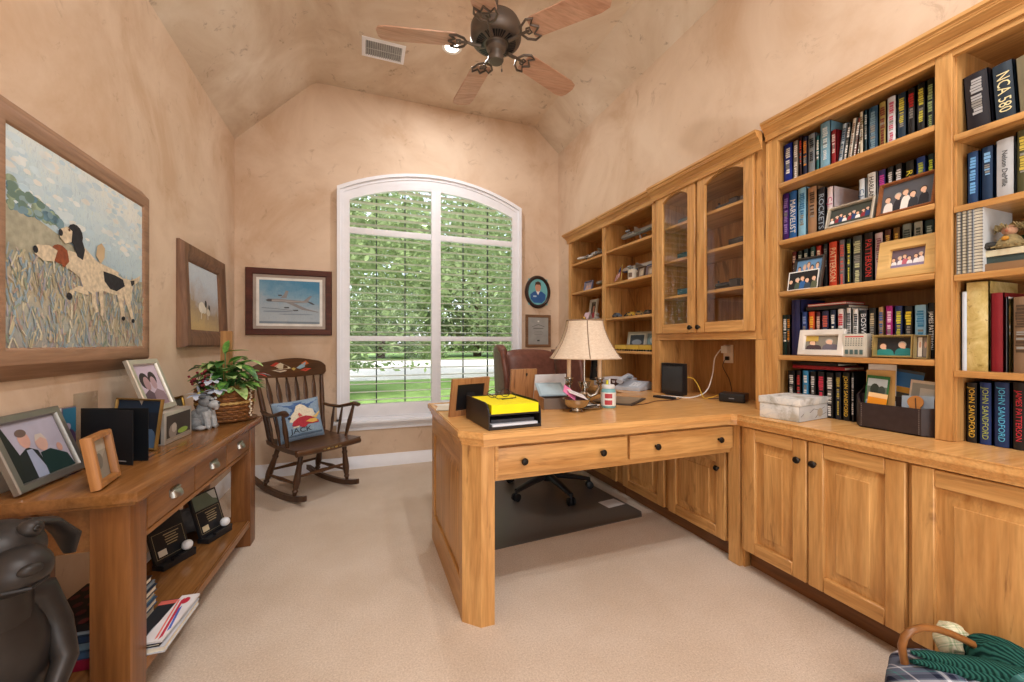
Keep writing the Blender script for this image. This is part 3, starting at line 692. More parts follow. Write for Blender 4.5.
# ---------------------------------------------------------------- books
def book(label, x, y, z, w, h, d, col, lead=None, txt=None, tcol='F2F0EA', lean=0, cat='book', group=None, seed=0, deco=True, name='book'):
    t = thing(name, label, cat, (x, y, z + .0006), (0, R(lean), R(-90)), group)
    if lean > 0: t.location.z += w * math.sin(R(lean))
    m = flat(col, .42) if 'map' not in label or 'binder' not in label else plaster('antique_map_gold', 'C6B070', 'DCCB92', 'AA9250', '7A5424', .85, 9.0); b = B(); w -= .0012; k = .003
    b.box(0, k, 0, d, 0, h, m); b.box(w - k, w, 0, d, 0, h, m)
    n = 5; pr = [(k + (w - 2 * k) * i / n, -min(.004, w * .12) * math.sin(math.pi * i / n)) for i in range(n + 1)]
    b.prism([(0, .003), (0, 0)] + [(u, v) for u, v in pr] + [(w, 0), (w, .003)], 'xy', 0, h, m)
    ys = -min(.004, w * .12) - .0006; tm = flat(tcol, .5)
    if deco:
        if txt:
            cap = min(w * .80, h * .8 / (len(txt) * .62)); M = Matrix.Translation((w / 2, ys, h * .5)) @ Matrix.Rotation(R(90), 4, 'X') @ Matrix.Rotation(R(-90), 4, 'Z')
            if len(txt) > 9 and w > .027:
                a, c = txt.split(' ', 1) if ' ' in txt else (txt, '')
                L = h * .86; s1 = min(w * .62 / .72, L / (len(txt) * .66)); b.text(txt, s1, M, tm, sx=min(1.25, L / (len(txt) * .64 * s1)))
            else: b.text(txt, cap * 1.15, M, tm, sx=min(1.4, h * .8 / (len(txt) * .66 * cap * 1.15)))
        else:   # title blocks too small to read
            r2 = random.Random(seed * 7 + 3); zz = h * .90; hw = w * r2.uniform(.22, .30)
            n2 = r2.randint(2, 3)
            for q in range(n2):
                L = h * r2.uniform(.16, .30)
                s0 = zz
                while s0 > zz - L:
                    g = r2.uniform(.005, .011); o1, o2 = r2.uniform(-.1, .35), r2.uniform(-.1, .1)
                    b.box(w / 2 - hw * (1 - o1), w / 2 + hw * (1 - o2), ys, ys + .004, max(s0 - g, .008), s0 - .0015, tm if q != 1 or r2.random() < .6 else flat('8C8A84', .5)); s0 -= g + .001
                zz -= L + h * .05; hw *= r2.uniform(.7, 1.0)
                if zz < h * .2: break
    b.build('cover', t)
    b = B(); b.box(k + .0003, w - k - .0003, .004, d - .006, .004, h - .004, PAGE); b.build('pages', t); return t
ORD = ['first', 'second', 'third', 'fourth', 'fifth', 'sixth', 'seventh', 'eighth', 'ninth', 'tenth', 'eleventh', 'twelfth', 'thirteenth', 'fourteenth', 'fifteenth', 'sixteenth', 'seventeenth', 'eighteenth', 'nineteenth', 'twentieth', 'twenty-first', 'twenty-second']
SHN = {'r1': ('top shelf of wide column', 1.88, 2.0), 'r2': ('second shelf of wide column', 1.60, 2.0), 'r3': ('third shelf of wide column', 1.35, 2.0), 'r4': ('lowest shelf of wide column', 1.04, 2.0), 'r5': ('worktop of wide column', .758, 2.0),
       'c1': ('top shelf at right edge', 1.817, 1.96), 'c2': ('second shelf at right edge', 1.57, 1.96), 'c4': ('fourth shelf at right edge', 1.005, 1.945), 'c5': ('worktop at right edge', .758, 1.97)}
for key in ('r1', 'r2', 'r3', 'r4', 'r5', 'c1', 'c2', 'c4', 'c5'):
    place, sh, x = SHN[key]
    for i, e in enumerate(ROWS[key]):
        y, wd, h, col, txt, tc, desc = e[:7]; lean = e[7] if len(e) > 7 else 0
        if key == 'c1': lean = -3; y -= .020
        if key == 'r1' and h < .18: h += .012
        h = min(h, {'r1': .235, 'r2': .250, 'r3': .220, 'r4': .280, 'r5': .255, 'c1': .27, 'c2': .22, 'c4': .300, 'c5': .22}[key])
        y_ = min(y, 1.447) if key[0] == 'r' else min(y, .774)
        if lean > 0: wd *= .93
        book('%s, %s from left on %s' % (desc, ORD[i], place), x, y_, sh, wd, h, .165 + .02 * ((i * 5) % 3) / 2, col, None, txt, tc, lean, 'binder' if 'binder' in desc else 'book', 'books on ' + place, i + len(key) * 5 + ord(key[1]), deco=bool(txt) or 'binder' not in desc, name='ring_binder' if 'binder' in desc else 'book')
def flatbook(label, x0, x1, y0, y1, z, h, col, rot=0, group=None, name='book', cat='book', art_=None, spine=None):
    cx, cy = (x0 + x1) / 2, (y0 + y1) / 2; t = thing(name, label, cat, (cx, cy, z + .0006), (0, 0, R(rot)), group)
    a, c = (x1 - x0) / 2, (y1 - y0) / 2; m = flat(col, .4); k = min(.003, h * .25); b = B()
    b.box(-a, a, -c, c, 0, k, m); b.box(-a, a, -c, c, h - k, h, m); b.box(-a, -a + .003, -c, c, k, h - k, flat(spine, .4) if spine else m)
    if art_:
        b.T = Matrix.Translation((0, 0, h)) @ Matrix.Rotation(R(90), 4, 'Z') @ Matrix.Rotation(R(-90), 4, 'X'); art(b, -c, -a, 2 * c, 2 * a, -.0004, art_, col); b.T = Matrix.Identity(4)
    b.build('cover', t); b = B(); b.box(-a + .0035, a - .003, -c + .003, c - .003, k + .0004, h - k - .0004, PAGE); b.build('pages', t); return t
ztop = 1.04 + .2135
flatbook('thin dark book lying across the row behind the white frame, lower of two', 2.005, 2.15, 1.155, 1.335, ztop + .001, .016, '2A2826', 0, 'books lying across the row')
flatbook('thin red and white book lying on top of a dark one, above the white frame', 2.01, 2.14, 1.165, 1.33, ztop + .0185, .012, 'C23038', 0, 'books lying across the row', spine='D8C8BC')
z5 = .758 + .2165
flatbook('thin red book lying across the row above the map box', 2.005, 2.15, 1.17, 1.40, z5 + .001, .016, '8E1C24', 0, 'books lying across the row')
flatbook('thin black book lying on the red one above the map box', 2.01, 2.15, 1.20, 1.405, z5 + .0185, .014, '231A18', 0, 'books lying across the row')
# spiral notebooks leaning together at the right edge
for i, (e, cc, la) in enumerate(zip(ROWS['n3'], ('8E949B', 'A89F88', 'A2A6AB', 'B9C1C8'), ('grey', 'beige', 'pale grey', 'thick pale blue grey'))):
    t = thing('spiral_notebook', '%s spiral notebook, %s from the left beside the horizontal stack' % (la, ORD[i]), 'notebook', (1.918, .7745 - .0135 * i, 1.3356), RZ, 'spiral notebooks at the right edge')
    w_, h_ = (.012 if i < 3 else .024), .225; b = B(); b.box(0, .0012, 0, .19, 0, h_, flat(cc, .5)); b.box(w_ - .0022, w_ - .001, 0, .19, 0, h_, flat('D2D6D8' if i == 3 else cc, .5)); b.build('cover', t)
    b = B(); b.box(.0015, w_ - .0025, .003, .187, .002, h_ - .002, PAGE); b.build('pages', t)
    b = B()
    for k in range(20):
        z = .012 + k * .0105; b.tube([(w_ / 2 - .45 * w_ * math.cos(a), -.0055 * math.sin(a) + .001, z) for a in (0, .8, 1.57, 2.34, 3.14)], .0011, flat('3A3C40', .3, .8), 5)
    b.build('wire_binding', t)
# horizontal stack on the third right-edge shelf
for i, (h_, cc, la, dx) in enumerate(((.024, '8A6A4A', 'brown book at the bottom of the stack', 0), (.022, '3A4A48', 'dark green grey book in the middle of the stack', .01), (.020, 'CFC6A8', 'cream book on top of the stack under the straw doll', .005))):
    flatbook(la + ' at the right edge', 1.93 + dx, 2.16 , .43, .722, 1.3355 + sum((.024, .022, .020)[:i]) + .0006 * i, h_, cc, 0, 'books stacked flat at the right edge')

# ---------------------------------------------------------------- framed photographs
def photo_frame(label, loc, rz, lean, w, h, fw, m, items, base, d=.016, mat=None, mw=0, stand=True, cat='framed photo', name='framed_photo', prof=None, group=None, glassy=False):
    """origin on the bottom back edge, picture towards local -y"""
    t = thing(name, label, cat, loc, (R(-lean), 0, R(rz)), group)
    b = B(); P = prof or [(0, 0), (0, d * .8), (.003, d), (fw - .004, d), (fw, d * .55), (fw, d * .3)]
    frame_loops(b, w, h, P, m); b.face([(-w / 2, -.0003, 0), (w / 2, -.0003, 0), (w / 2, -.0003, h), (-w / 2, -.0003, h)], BLACK); b.build('frame', t)
    dep = -(P[-1][1]); b = B(); i0 = P[-1][0] - .0006; yy = dep + .001
    if mat:
        b.face([(-w / 2 + i0, yy, i0), (w / 2 - i0, yy, i0), (w / 2 - i0, yy, h - i0), (-w / 2 + i0, yy, h - i0)], flat(mat, .8)); i0 += mw; yy -= .0006
    art(b, -w / 2 + i0, i0, w - 2 * i0, h - 2 * i0, yy, items, base); b.build('picture', t)
    if stand:
        b = B(); a = R(lean); L = h * .72; th = R(14) ; s = math.sin(a + th)
        # strut hinged at mid height, reaching the table
        z1 = h * .68; k = z1 / max(.2, math.cos(th + a)) * math.cos(a)
        foot = (0, z1 * math.tan(th), .0); b.tube([(0, .002, z1), (0, z1 * .34, z1 * .02 + z1 * .34 * math.tan(a))], [.02, .022], BLACK, 4, ry=[.002, .002]); b.build('easel_stand', t)
    return t
S = -90
# on the bookcase shelves (picture faces -x)
photo_frame('small silver frame with a team photo, standing on the second shelf', (1.945, 1.118, 1.601), S, 14, .180, .100, .012, flat('C2B9A8', .3, .6), persons(9, ['F0EEEA', '8E2630', '28406E'], head=.1, x0=.02, x1=.98) + [('r', .0, .0, 1, .14, '3A3F34')], '3C4038', stand=False)
photo_frame('brown wooden frame with a family portrait at the second shelf', (1.945, .928, 1.601), S, 12, .178, .135, .012, wood('cherry_frame', '9A5E34', '6E3E20', 'x'), persons(5, ['EDE6DE', '2A2A30', 'F0EAE2', '32343A', '26262C'], head=.13), '55565C', stand=False)
photo_frame('dark frame of a group photo at the left of the third shelf', (1.955, 1.30, 1.351), S, 12, .135, .155, .010, flat('3A332C', .4), [('r', 0, .55, 1, 1, '6E9CC8'), ('r', 0, 0, 1, .3, '6A6E70')] + persons(5, ['7A3A3A', '3A4A7A', 'C8C0B0'], head=.1, z=.2), '9AA8B0', stand=False)
photo_frame('cut-out print of four standing men propped against the dark frame', (1.931, 1.305, 1.351), S, 10, .135, .088, .002, flat('ECEAE6', .5), persons(5, ['2F6AA8', '4A5A4A', '2E62A0', '3A4A58', '5A6048'], head=.09, x0=.02, x1=.98), 'E8E8E6', d=.002, stand=False, cat='photo', name='photo_print')
photo_frame('wide pale maple frame with a group in white, on the third shelf', (1.955, .928, 1.351), S, 10, .186, .155, .042, wood('maple_frame', 'E6C07E', 'D0A45E', 'x'), persons(6, ['F0EEF0', 'E8E4E8', 'C86A7A', 'EDEBEE'], head=.14, x0=.02, x1=.98) + [('r', 0, 0, 1, .15, '8A80A0')], '6A5A66', stand=False)
photo_frame('white frame with a couple in dark glasses, on the lowest wooden shelf', (1.955, 1.238, 1.041), S, 10, .195, .120, .028, flat('DDD6CC', .4), persons(2, ['4A3A3E', '6A6470'], head=.24, x0=.1, x1=.95) + [('r', 0, .6, .4, 1, 'C8A850')], '8A8478', stand=False)
t = thing('perpetual_calendar', 'pale grey perpetual calendar block beside the white frame', 'calendar', (1.948, 1.14, 1.041), (0, 0, R(S)))
b = B(); b.box(-.005, .085, 0, .03, 0, .098, flat('C4BEB0', .5), .002); b.build('body', t)
b = B(); it = [('r', .08, .88, .92, .94, 'C05048')]
for r_ in range(4):
    for c_ in range(7): it.append(('r', .1 + c_ * .12, .78 - r_ * .1, .1 + c_ * .12 + .06, .83 - r_ * .1, '7A7F76'))
for c_ in range(4): it.append(('r', .1 + c_ * .22, .08, .25 + c_ * .22, .30, '4E6664'))
art(b, -.001, .004, .082, .09, -.0008, it, 'CFCABC'); b.build('calendar_face', t)
photo_frame('gold box frame with two children in teal, on the lowest wooden shelf', (1.965, .968, 1.041), S, 4, .132, .090, .010, flat('C0A66A', .35, .6), persons(2, ['2E8A86', '267C7E'], head=.22, x0=.05, x1=.95), '2A2A2C', d=.03, stand=False)
photo_frame('small gold double frame of narrow photos beside the tall black book', (1.952, .878, 1.041), S, 3, .042, .088, .005, flat('B8A878', .35, .6), [('r', .1, .05, .45, .95, 'D8D0C4'), ('r', .55, .05, .95, .95, '8A8078'), ('e', .28, .6, .1, .15, 'C89A80'), ('e', .75, .6, .1, .15, 'C89A80')], '5A5048', d=.02, stand=False)

# map box and leather organiser on the worktop
MAPM = plaster('map_paper', 'CCCDCB', 'E2DFD6', 'A8A498', '80868C', .8, 8.0)
t = thing('keepsake_box', 'lidded box covered in antique map paper on the worktop', 'box', (1.868, 1.302, .758), (0, 0, R(8)))
b = B(); b.box(-.118, .118, -.084, .084, 0, .068, MAPM, .002); b.build('body', t)
b = B(); b.box(-.1215, .1215, -.0875, .0875, .0685, .098, MAPM, .002); b.build('lid', t)
b = B()
b.T = Matrix.Identity(4); art(b, -.118, .002, .236, .064, -.0846, [('l', [(.05, .3), (.2, .6), (.35, .5), (.5, .75), (.7, .6), (.9, .8)], .012, '6E6A66'), ('l', [(.55, .1), (.65, .35), (.8, .25), (.95, .4)], .012, '7A6E66'), ('e', .72, .45, .1, .3, 'B4A894'), ('e', .25, .4, .12, .25, 'C9CCC8')], 'C6C8C8'); b.build('map_print', t)
LB = flat('33292A', .42, var=.14, sc=40)
t = thing('desk_organizer', 'black stitched leather bin holding papers on the worktop', 'organizer', (1.945, .972, .758), RZ)
b = B(); ol = [(-.134, .10), (-.134, .03), (-.09, -.03), (.105, -.03), (.137, -.005), (.137, .10)]; hs = [.17, .125, .10, .10, .105, .17]
def off(p, k): return (p[0] * (1 - k), p[1] + (.035 - p[1]) * k)
for i in range(6):
    j = (i + 1) % 6; a, c = ol[i], ol[j]; ai, ci = off(a, .045), off(c, .045); ha, hc = hs[i], hs[j]
    b.loops([[(a[0], a[1], 0), (c[0], c[1], 0), (ci[0], ci[1], 0), (ai[0], ai[1], 0)], [(a[0], a[1], ha), (c[0], c[1], hc), (ci[0], ci[1], hc), (ai[0], ai[1], ha)]], LB, cap0=True, cap1=True)
b.prism(ol, 'xy', 0, .004, LB); b.build('bin_wall', t)
b = B(); ST = flat('8A8078', .6)
for x in (-.084, .099):
    for k in range(12): b.box(x - .0008, x + .0008, -.0312, -.0302, .006 + k * .0078, .010 + k * .0078, ST)
b.build('stitching', t)
b = B(); b.box(-.124, .129, .045, .049, .005, .13, LB); b.build('divider', t)
def card(label, x, y, z, w, h, lean, turn, items, base, name='paper_card', cat='card', rz=S, dz=0):
    t = thing(name, label, cat, (x, y, z), (R(-lean), R(turn), R(rz)))
    b = B(); b.box(-w / 2, w / 2, 0, .0012, 0, h, flat(base, .6)); art(b, -w / 2, 0, w, h, -.0003, items, base); b.build('sheet', t); return t
ZB = .7635
def oc(label, lx, ly, w, h, lean, turn, items, base, **k): return card(label, 1.945 + ly, .972 - lx, ZB + k.pop('dz', 0) + .004, w * 1.12, h * 1.14, lean, turn, items, base, **k)
oc('white envelope at the back left of the leather bin', -.055, .040, .085, .215, 3, 0, [], 'E4E2DE', name='envelope', cat='envelope')
oc('tan envelope behind the green-edged picture in the leather bin', -.053, .030, .088, .195, 4, -1, [('r', .1, .1, .9, .9, 'C89C5E')], 'D2A868', name='envelope', cat='envelope')
oc('green-edged landscape card in the left of the leather bin', -.066, .012, .070, .175, 5, 3, [('r', .06, .06, .92, .94, 'B8C4C8'), ('r', .06, .5, .92, .78, '6A7468'), ('e', .4, .72, .2, .12, '2E3830'), ('e', .7, .7, .16, .1, '3E4840'), ('r', .06, .3, .92, .45, '6FA0D0'), ('r', .06, .06, .92, .25, 'E4E6E8')], '2E6A3A')
oc('orange card at the front left of the leather bin', -.058, -.006, .058, .115, 7, 5, [('l', [(.3, .55), (.4, .65), (.5, .5), (.6, .66), (.7, .5)], .015, 'F4D08A'), ('r', 0, .86, 1, 1, 'F2C890')], 'F0951E')
oc('blue and gold mosaic postcard in the middle of the leather bin', -.012, .058, .085, .20, 6, 8, [('r', 0, .7, 1, .95, '3A7AC0'), ('r', .1, .6, .8, .7, 'D8A848'), ('e', .4, .35, .3, .25, '5A5448'), ('e', .7, .25, .2, .2, '9A9488'), ('e', .3, .2, .15, .1, 'C8C0AC'), ('r', .7, .5, 1, .7, 'E0E4E8')], '4A5A6A', name='postcard')
oc('white-bordered photo of a room at the back right of the leather bin', .070, .052, .092, .165, 4, 4, [('r', .06, .06, .94, .94, 'A8B4B8'), ('r', .3, .4, .7, .85, 'DCE4E8'), ('r', .06, .06, .94, .3, '2C4A3A'), ('e', .85, .6, .12, .2, '6A5A4A')], 'E6E4DC', name='photo_print', cat='photo')
oc('pale blue leaflet at the front right of the leather bin', .075, .006, .085, .118, 12, -4, [('r', .1, .1, .9, .5, 'D8E0EA'), ('e', .5, .3, .3, .2, 'F0F2F4')], 'A8B8C8', name='leaflet', cat='leaflet')
t = thing('wooden_hanger_tag', 'round-headed tan leather tag in the right of the leather bin', 'tag', (1.945 - .006, .972 - .072, ZB + .03), (R(-10), 0, R(S)))
t.name = 'leather_tag'
b = B(); b.lathe([(.001, 0), (.024, 0), (.0245, .002), (.024, .004), (.001, .004)], flat('B87A3C', .5), 18); b.T = Matrix.Identity(4); b.box(-.016, .016, -.07, -.012, .0005, .0035, flat('B87A3C', .5)); bmesh.ops.transform(b.bm, matrix=Matrix.Translation((0, 0, .085)) @ Matrix.Rotation(R(90), 4, 'X'), verts=b.bm.verts[:]); b.build('tag_body', t)
b = B(); b.tube([(0, -.006, .10), (.006, -.008, .06), (.02, -.007, .03), (.04, -.004, .022)], .0016, flat('4A3020', .6), 6); b.build('cord', t)

# straw doll and artificial leaves on the stack
t = thing('straw_doll', 'small straw-haired figure sitting on the stacked books at the right edge', 'figurine', (1.965, .668, 1.4065), RZ)
b = B(); STR = flat('85744E', .9, var=.3, sc=90); b.lathe([(.001, 0), (.034, 0), (.036, .012), (.022, .035), (.012, .045), (.001, .047)], STR, 14)
for k in range(14): a = k * .45; b.tube([(.02 * math.cos(a), .02 * math.sin(a), .012), (.048 * math.cos(a), .048 * math.sin(a), .004)], [.006, .002], STR, 5)
b.build('body', t)
b = B(); b.sph((0, -.002, .058), .018, flat('B98E72', .7)); b.sph((0, -.0215, .055), (.004, .003, .004), flat('B06A4A', .6)); b.build('head', t)
b = B()
for k in range(46):
    a = k * 2.4; r0 = .020; z = .060 + .016 * ((k * 7) % 10) / 10
    if -2.3 < (a % 6.283 - 6.283 if a % 6.283 > 3.14 else a % 6.283) < -.9 and z < .068: continue
    b.tube([(r0 * math.cos(a), r0 * math.sin(a), z), (.030 * math.cos(a + .2), .030 * math.sin(a + .2), z + .006), (.034 * math.cos(a + .4), .034 * math.sin(a + .4), z - .008)], [.003, .0022, .001], STR, 4)
b.build('straw_hair', t)
b = B(); b.sph((0, -.03, .030), (.009, .005, .007), flat('B88028', .6)); b.build('bow', t)
t = thing('toy_badger', 'tiny black and white animal lying on the cream book', 'figurine', (1.945, .703, 1.4065), (0, 0, R(-60)))
b = B(); b.sph((0, 0, .013), (.026, .013, .013), flat('26241F', .7)); b.sph((.026, 0, .013), (.012, .009, .010), flat('D8D2C6', .7)); b.sph((.036, 0, .010), (.005, .004, .004), flat('2A2622', .6))
for sx in (-.014, .014):
    for sy in (-.009, .009): b.tube([(sx, sy, .010), (sx + .006, sy * 1.6, .003)], [.005, .003], flat('26241F', .7), 6)
b.build('body', t); t.name = 'animal_figurine'
t = thing('artificial_sprig', 'green leafy sprig lying behind the straw doll', 'sprig', (2.03, .63, 1.4065), RZ)
b = B(); b.tube([(-.05, 0, .02), (0, .01, .035), (.06, 0, .03)], .002, flat('4A5A30', .7), 5); b.build('stem', t)
b = B()
for k in range(26):
    x = -.05 + .11 * k / 25; a = k * 2.1; L = .03; p = Vector((x, .005, .03)); d = Vector((math.cos(a) * .6, math.sin(a) * .3, .5 + .3 * math.sin(k))).normalized(); e = d.cross(Vector((0, 1, .2))).normalized()
    b.f([b.v(p), b.v(p + d * L * .5 + e * .009), b.v(p + d * L), b.v(p + d * L * .5 - e * .009)], flat('3E5A34', .7))
b.build('leaves', t, norm=False)
# ---------------------------------------------------------------- pictures on the walls
def sky_canvas(name, stops, sc=3.0, axis=2):
    """painted canvas: coloured strokes over an upright run of hues"""
    m, n, p = newmat(name); setp(p, .6, 0, .25); mp = coords(n)
    tc = n.nodes.new('ShaderNodeTexCoord'); sp = n.nodes.new('ShaderNodeSeparateXYZ'); n.links.new(tc.outputs['Object'], sp.inputs[0])
    a = noise(n, mp, sc, 5, .65, .8); ad = n.nodes.new('ShaderNodeMath'); ad.operation = 'MULTIPLY_ADD'; ad.inputs[1].default_value = .30; n.links.new(a.outputs[0], ad.inputs[0])
    sx = n.nodes.new('ShaderNodeMath'); sx.operation = 'MULTIPLY_ADD'; sx.inputs[1].default_value = .22; n.links.new(sp.outputs[0], sx.inputs[0]); n.links.new(sp.outputs[2], sx.inputs[2])
    n.links.new(sx.outputs[0], ad.inputs[2]); r = ramp(n, stops); n.links.new(ad.outputs[0], r.inputs[0])
    b_ = noise(n, coords(n, (3, 3, 1)), sc * 9, 4, .7, 1.5); br = ramp(n, [(.25, '8A8CA0'), (.5, 'FFFFFF'), (.75, 'FFE8C0')]); n.links.new(b_.outputs[0], br.inputs[0])
    n.links.new(mixrgb(n, r.outputs[0], br.outputs[0], .45, 'MULTIPLY'), p.inputs['Base Color']); return m
CAN1 = sky_canvas('field_painting', [(.14, '9A9490'), (.24, 'A9B2AE'), (.36, 'C0B498'), (.48, 'A8ACA8'), (.58, 'B4CCD8'), (.72, 'CBE0E8'), (.88, 'E6ECE8')], 4)
t = thing('framed_painting', 'large framed painting of two setters in a field above the console table', 'painting', (XL + .002, 1.8725, .99), (0, 0, R(90)))
w_, h_ = .925, .805
b = B(); frame_loops(b, w_, h_, [(0, 0), (0, .004), (.046, .048), (.050, .051), (.088, .051), (.092, .048), (.097, .043)], DRIFT); b.build('frame', t)
b = B(); x0, z0, cw, ch = -w_ / 2 + .095, .095, w_ - .19, h_ - .19
COATW, COATB, COATR = flat('D8C8AC', .7, var=.22, sc=60), flat('24242A', .7, var=.3, sc=60), flat('8E4A2C', .7, var=.25, sc=60)
HILL = flat('5E8090', .7, var=.35, sc=50); HILL2 = flat('93A58C', .7, var=.25, sc=50)
it = []
for k in range(190):
    u, v = rnd.random(), rnd.uniform(.60, 1); r1 = rnd.uniform(.012, .040); it.append(('p', [(min(1, max(0, u + r1 * rnd.uniform(.7, 1.4) * math.cos(q * .9))), min(1, max(.5, v + r1 * .55 * math.sin(q * .9)))) for q in range(7)], rnd.choice(['D2E2E8', 'C6DAE4', 'DEE6E6', 'CADDE5', 'BCD4E0', 'E2E4DE'])))
it += [('p', [(0, .46), (0, .66), (.12, .64), (.3, .58), (.55, .49), (.8, .44), (1, .46), (1, .40), (0, .40)], flat('A8A590', .7, var=.2, sc=40)),
      ] + [('e', max(.03, a_ := rnd.uniform(.0, .30)), .64 + (.13 - .38 * a_) * rnd.random(), rnd.uniform(.015, .03), rnd.uniform(.014, .028), rnd.choice((HILL, HILL2, flat('7896A2', .7), flat('6A8478', .7), flat('8AA4A8', .7)))) for _ in range(70)] + [
      ] + [('l', [(u, max(0, v - l)), (min(1, max(0, u + d_)), v)], w__, c_) for u, v, l, d_, w__, c_ in ((rnd.random(), rnd.random() ** .8 * (.62 - .16 * 0) * .75 + .01, rnd.uniform(.02, .08), rnd.uniform(-.03, .03), rnd.uniform(.002, .006), rnd.choice(['C8C0A4', 'B0A488', '98A8B0', 'A4A2AE', 'BEB2A4', '8C9A88', 'C2B898', '9CB0BA', 'AC9488', 'D2CCB4', '869AA4'])) for _ in range(950))] + [
      # brown-headed dog behind
      ('p', [(.30, .44), (.34, .52), (.46, .52), (.60, .50), (.74, .48), (.72, .40), (.44, .38)], COATW),
      ('e', .285, .485, .055, .05, COATR), ('p', [(.14, .455), (.15, .50), (.22, .515), (.27, .50), (.25, .44), (.19, .43)], COATW), ('p', [(.27, .52), (.33, .52), (.345, .46), (.31, .42), (.285, .45)], COATR), ('e', .145, .475, .014, .018, COATB),
      ('p', [(.54, .54), (.55, .60), (.585, .625), (.615, .60), (.61, .54), (.58, .50)], flat('C8B08C', .7)),
      # black and white setter in front
      ('p', [(.40, .58), (.46, .56), (.56, .50), (.66, .475), (.78, .45), (.86, .45), (.885, .40), (.86, .34), (.80, .345), (.70, .33), (.60, .34), (.50, .315), (.44, .34), (.405, .42)], COATW),
      ('p', [(.60, .46), (.70, .455), (.78, .44), (.80, .40), (.72, .355), (.66, .36), (.61, .40)], COATB),
      ('p', [(.86, .45), (.92, .475), (.965, .50), (.955, .46), (.89, .42)], COATW), ('p', [(.855, .445), (.90, .455), (.90, .43), (.87, .41)], COATB),
      ('p', [(.47, .33), (.42, .345), (.35, .31), (.335, .265), (.36, .27), (.38, .31), (.44, .30), (.49, .30)], COATW), ('e', .345, .275, .02, .02, COATB),
      ('p', [(.50, .34), (.535, .34), (.545, .25), (.56, .21), (.535, .20), (.515, .25)], COATW), ('p', [(.56, .34), (.60, .34), (.605, .24), (.60, .19), (.575, .19), (.575, .25)], COATW),
      ('p', [(.78, .36), (.87, .38), (.86, .29), (.885, .22), (.90, .17), (.87, .17), (.84, .24), (.81, .29)], COATW), ('p', [(.72, .345), (.79, .35), (.785, .26), (.80, .19), (.77, .18), (.75, .25)], COATW), ('e', .885, .175, .018, .015, COATB), ('e', .785, .185, .018, .015, COATB),
      ('e', .385, .615, .055, .058, COATB), ('p', [(.38, .62), (.43, .61), (.455, .55), (.44, .49), (.40, .50), (.37, .56)], COATB), ('p', [(.285, .575), (.29, .62), (.33, .645), (.365, .63), (.36, .57), (.32, .55)], COATW), ('e', .29, .60, .014, .018, COATB), ('e', .345, .63, .008, .008, flat('6A4020'))]
art(b, x0, z0, cw, ch, -.0435, it, CAN1); b.build('canvas', t)

CARV = wood('carved_frame', '8A6448', '5A3C28', 'z', rough=.55, grain=1.4)
CAN2 = sky_canvas('meadow_painting', [(.10, 'B89A6A'), (.25, 'C8AE7C'), (.38, 'A89478'), (.44, 'B8B4B4'), (.55, 'C2CCD6'), (.75, 'D2DCE4')], 7)
t = thing('framed_painting', 'smaller carved brown frame with a meadow painting, near the corner on the left wall', 'painting', (XL + .002, 3.085, 1.075), (R(-2), 0, R(90)))
b = B(); frame_loops(b, .735, .60, [(0, 0), (0, .034), (.012, .052), (.05, .054), (.085, .038), (.100, .030), (.104, .022)], CARV); b.build('frame', t)
b = B(); art(b, -.265, .102, .530, .396, -.024, [('e', .42, .36, .10, .09, flat('E4DCCC', .7)), ('e', .50, .34, .06, .07, flat('DDD6C6', .7)), ('e', .55, .43, .035, .06, flat('33302C', .7)), ('e', .66, .36, .03, .07, flat('2E2C2A', .7)), ('e', .62, .30, .06, .06, flat('D8CDB8', .7)), ('l', [(.40, .3), (.38, .18)], .012, 'D8CDB8'), ('l', [(.6, .28), (.6, .18)], .012, 'CFC4B0')], CAN2); b.build('canvas', t)

t = thing('framed_print', 'mahogany framed print of a four-engine jet over clouds, beside the window', 'picture', (-.557, D - .002, 1.165), (0, 0, 0))
b = B(); frame_loops(b, .635, .545, [(0, 0), (0, .022), (.006, .028), (.044, .024), (.050, .016), (.052, .012)], MAHO); b.build('frame', t)
b = B(); art(b, -.267, .050, .534, .445, -.0135, [], 'A89C92'); b.build('mat_board', t)
b = B()
SKY1 = sky_canvas('print_sky', [(.10, 'A9B4BE'), (.25, 'B4C0C8'), (.40, 'A6B6C2'), (.48, '7FA6BE'), (.60, '4E8CB0')], 6)
b.face([(-.243, -.0142, .075), (.243, -.0142, .075), (.243, -.0142, .47), (-.243, -.0142, .47)], flat('E6E4DE'))
JG = flat('8E8C8C', .6); JD = flat('55565A', .6); JL = flat('B4B0AC', .6)
art(b, -.222, .095, .444, .355, -.0148, [('r', 0, .0, 1, .05, '7E8C98'), ('e', .3, .28, .25, .02, '8894A0'), ('e', .6, .22, .3, .015, '8A96A2'),
    ('p', [(.34, .59), (.44, .60), (.475, .76), (.43, .77), (.40, .68)], JG), ('p', [(.30, .67), (.36, .67), (.37, .64), (.31, .635)], JD),
    ('p', [(.10, .535), (.14, .565), (.30, .575), (.60, .545), (.82, .535), (.80, .50), (.62, .485), (.30, .50), (.14, .505)], JG), ('p', [(.10, .535), (.14, .565), (.20, .57), (.20, .505), (.14, .505)], JD), ('l', [(.2, .53), (.78, .515)], .006, JL),
    ('p', [(.72, .535), (.80, .53), (.87, .66), (.83, .66)], JG), ('p', [(.80, .53), (.86, .51), (.92, .46), (.88, .455), (.81, .50)], JD),
    ('p', [(.42, .50), (.55, .49), (.78, .355), (.99, .285), (.97, .275), (.70, .33)], JG), ('p', [(.40, .385), (.48, .39), (.49, .36), (.41, .355)], JD), ('p', [(.55, .325), (.63, .33), (.64, .30), (.56, .295)], JD), ('l', [(.04, .36), (.3, .34), (.6, .30)], .004, JD)], SKY1)
b.build('print', t)

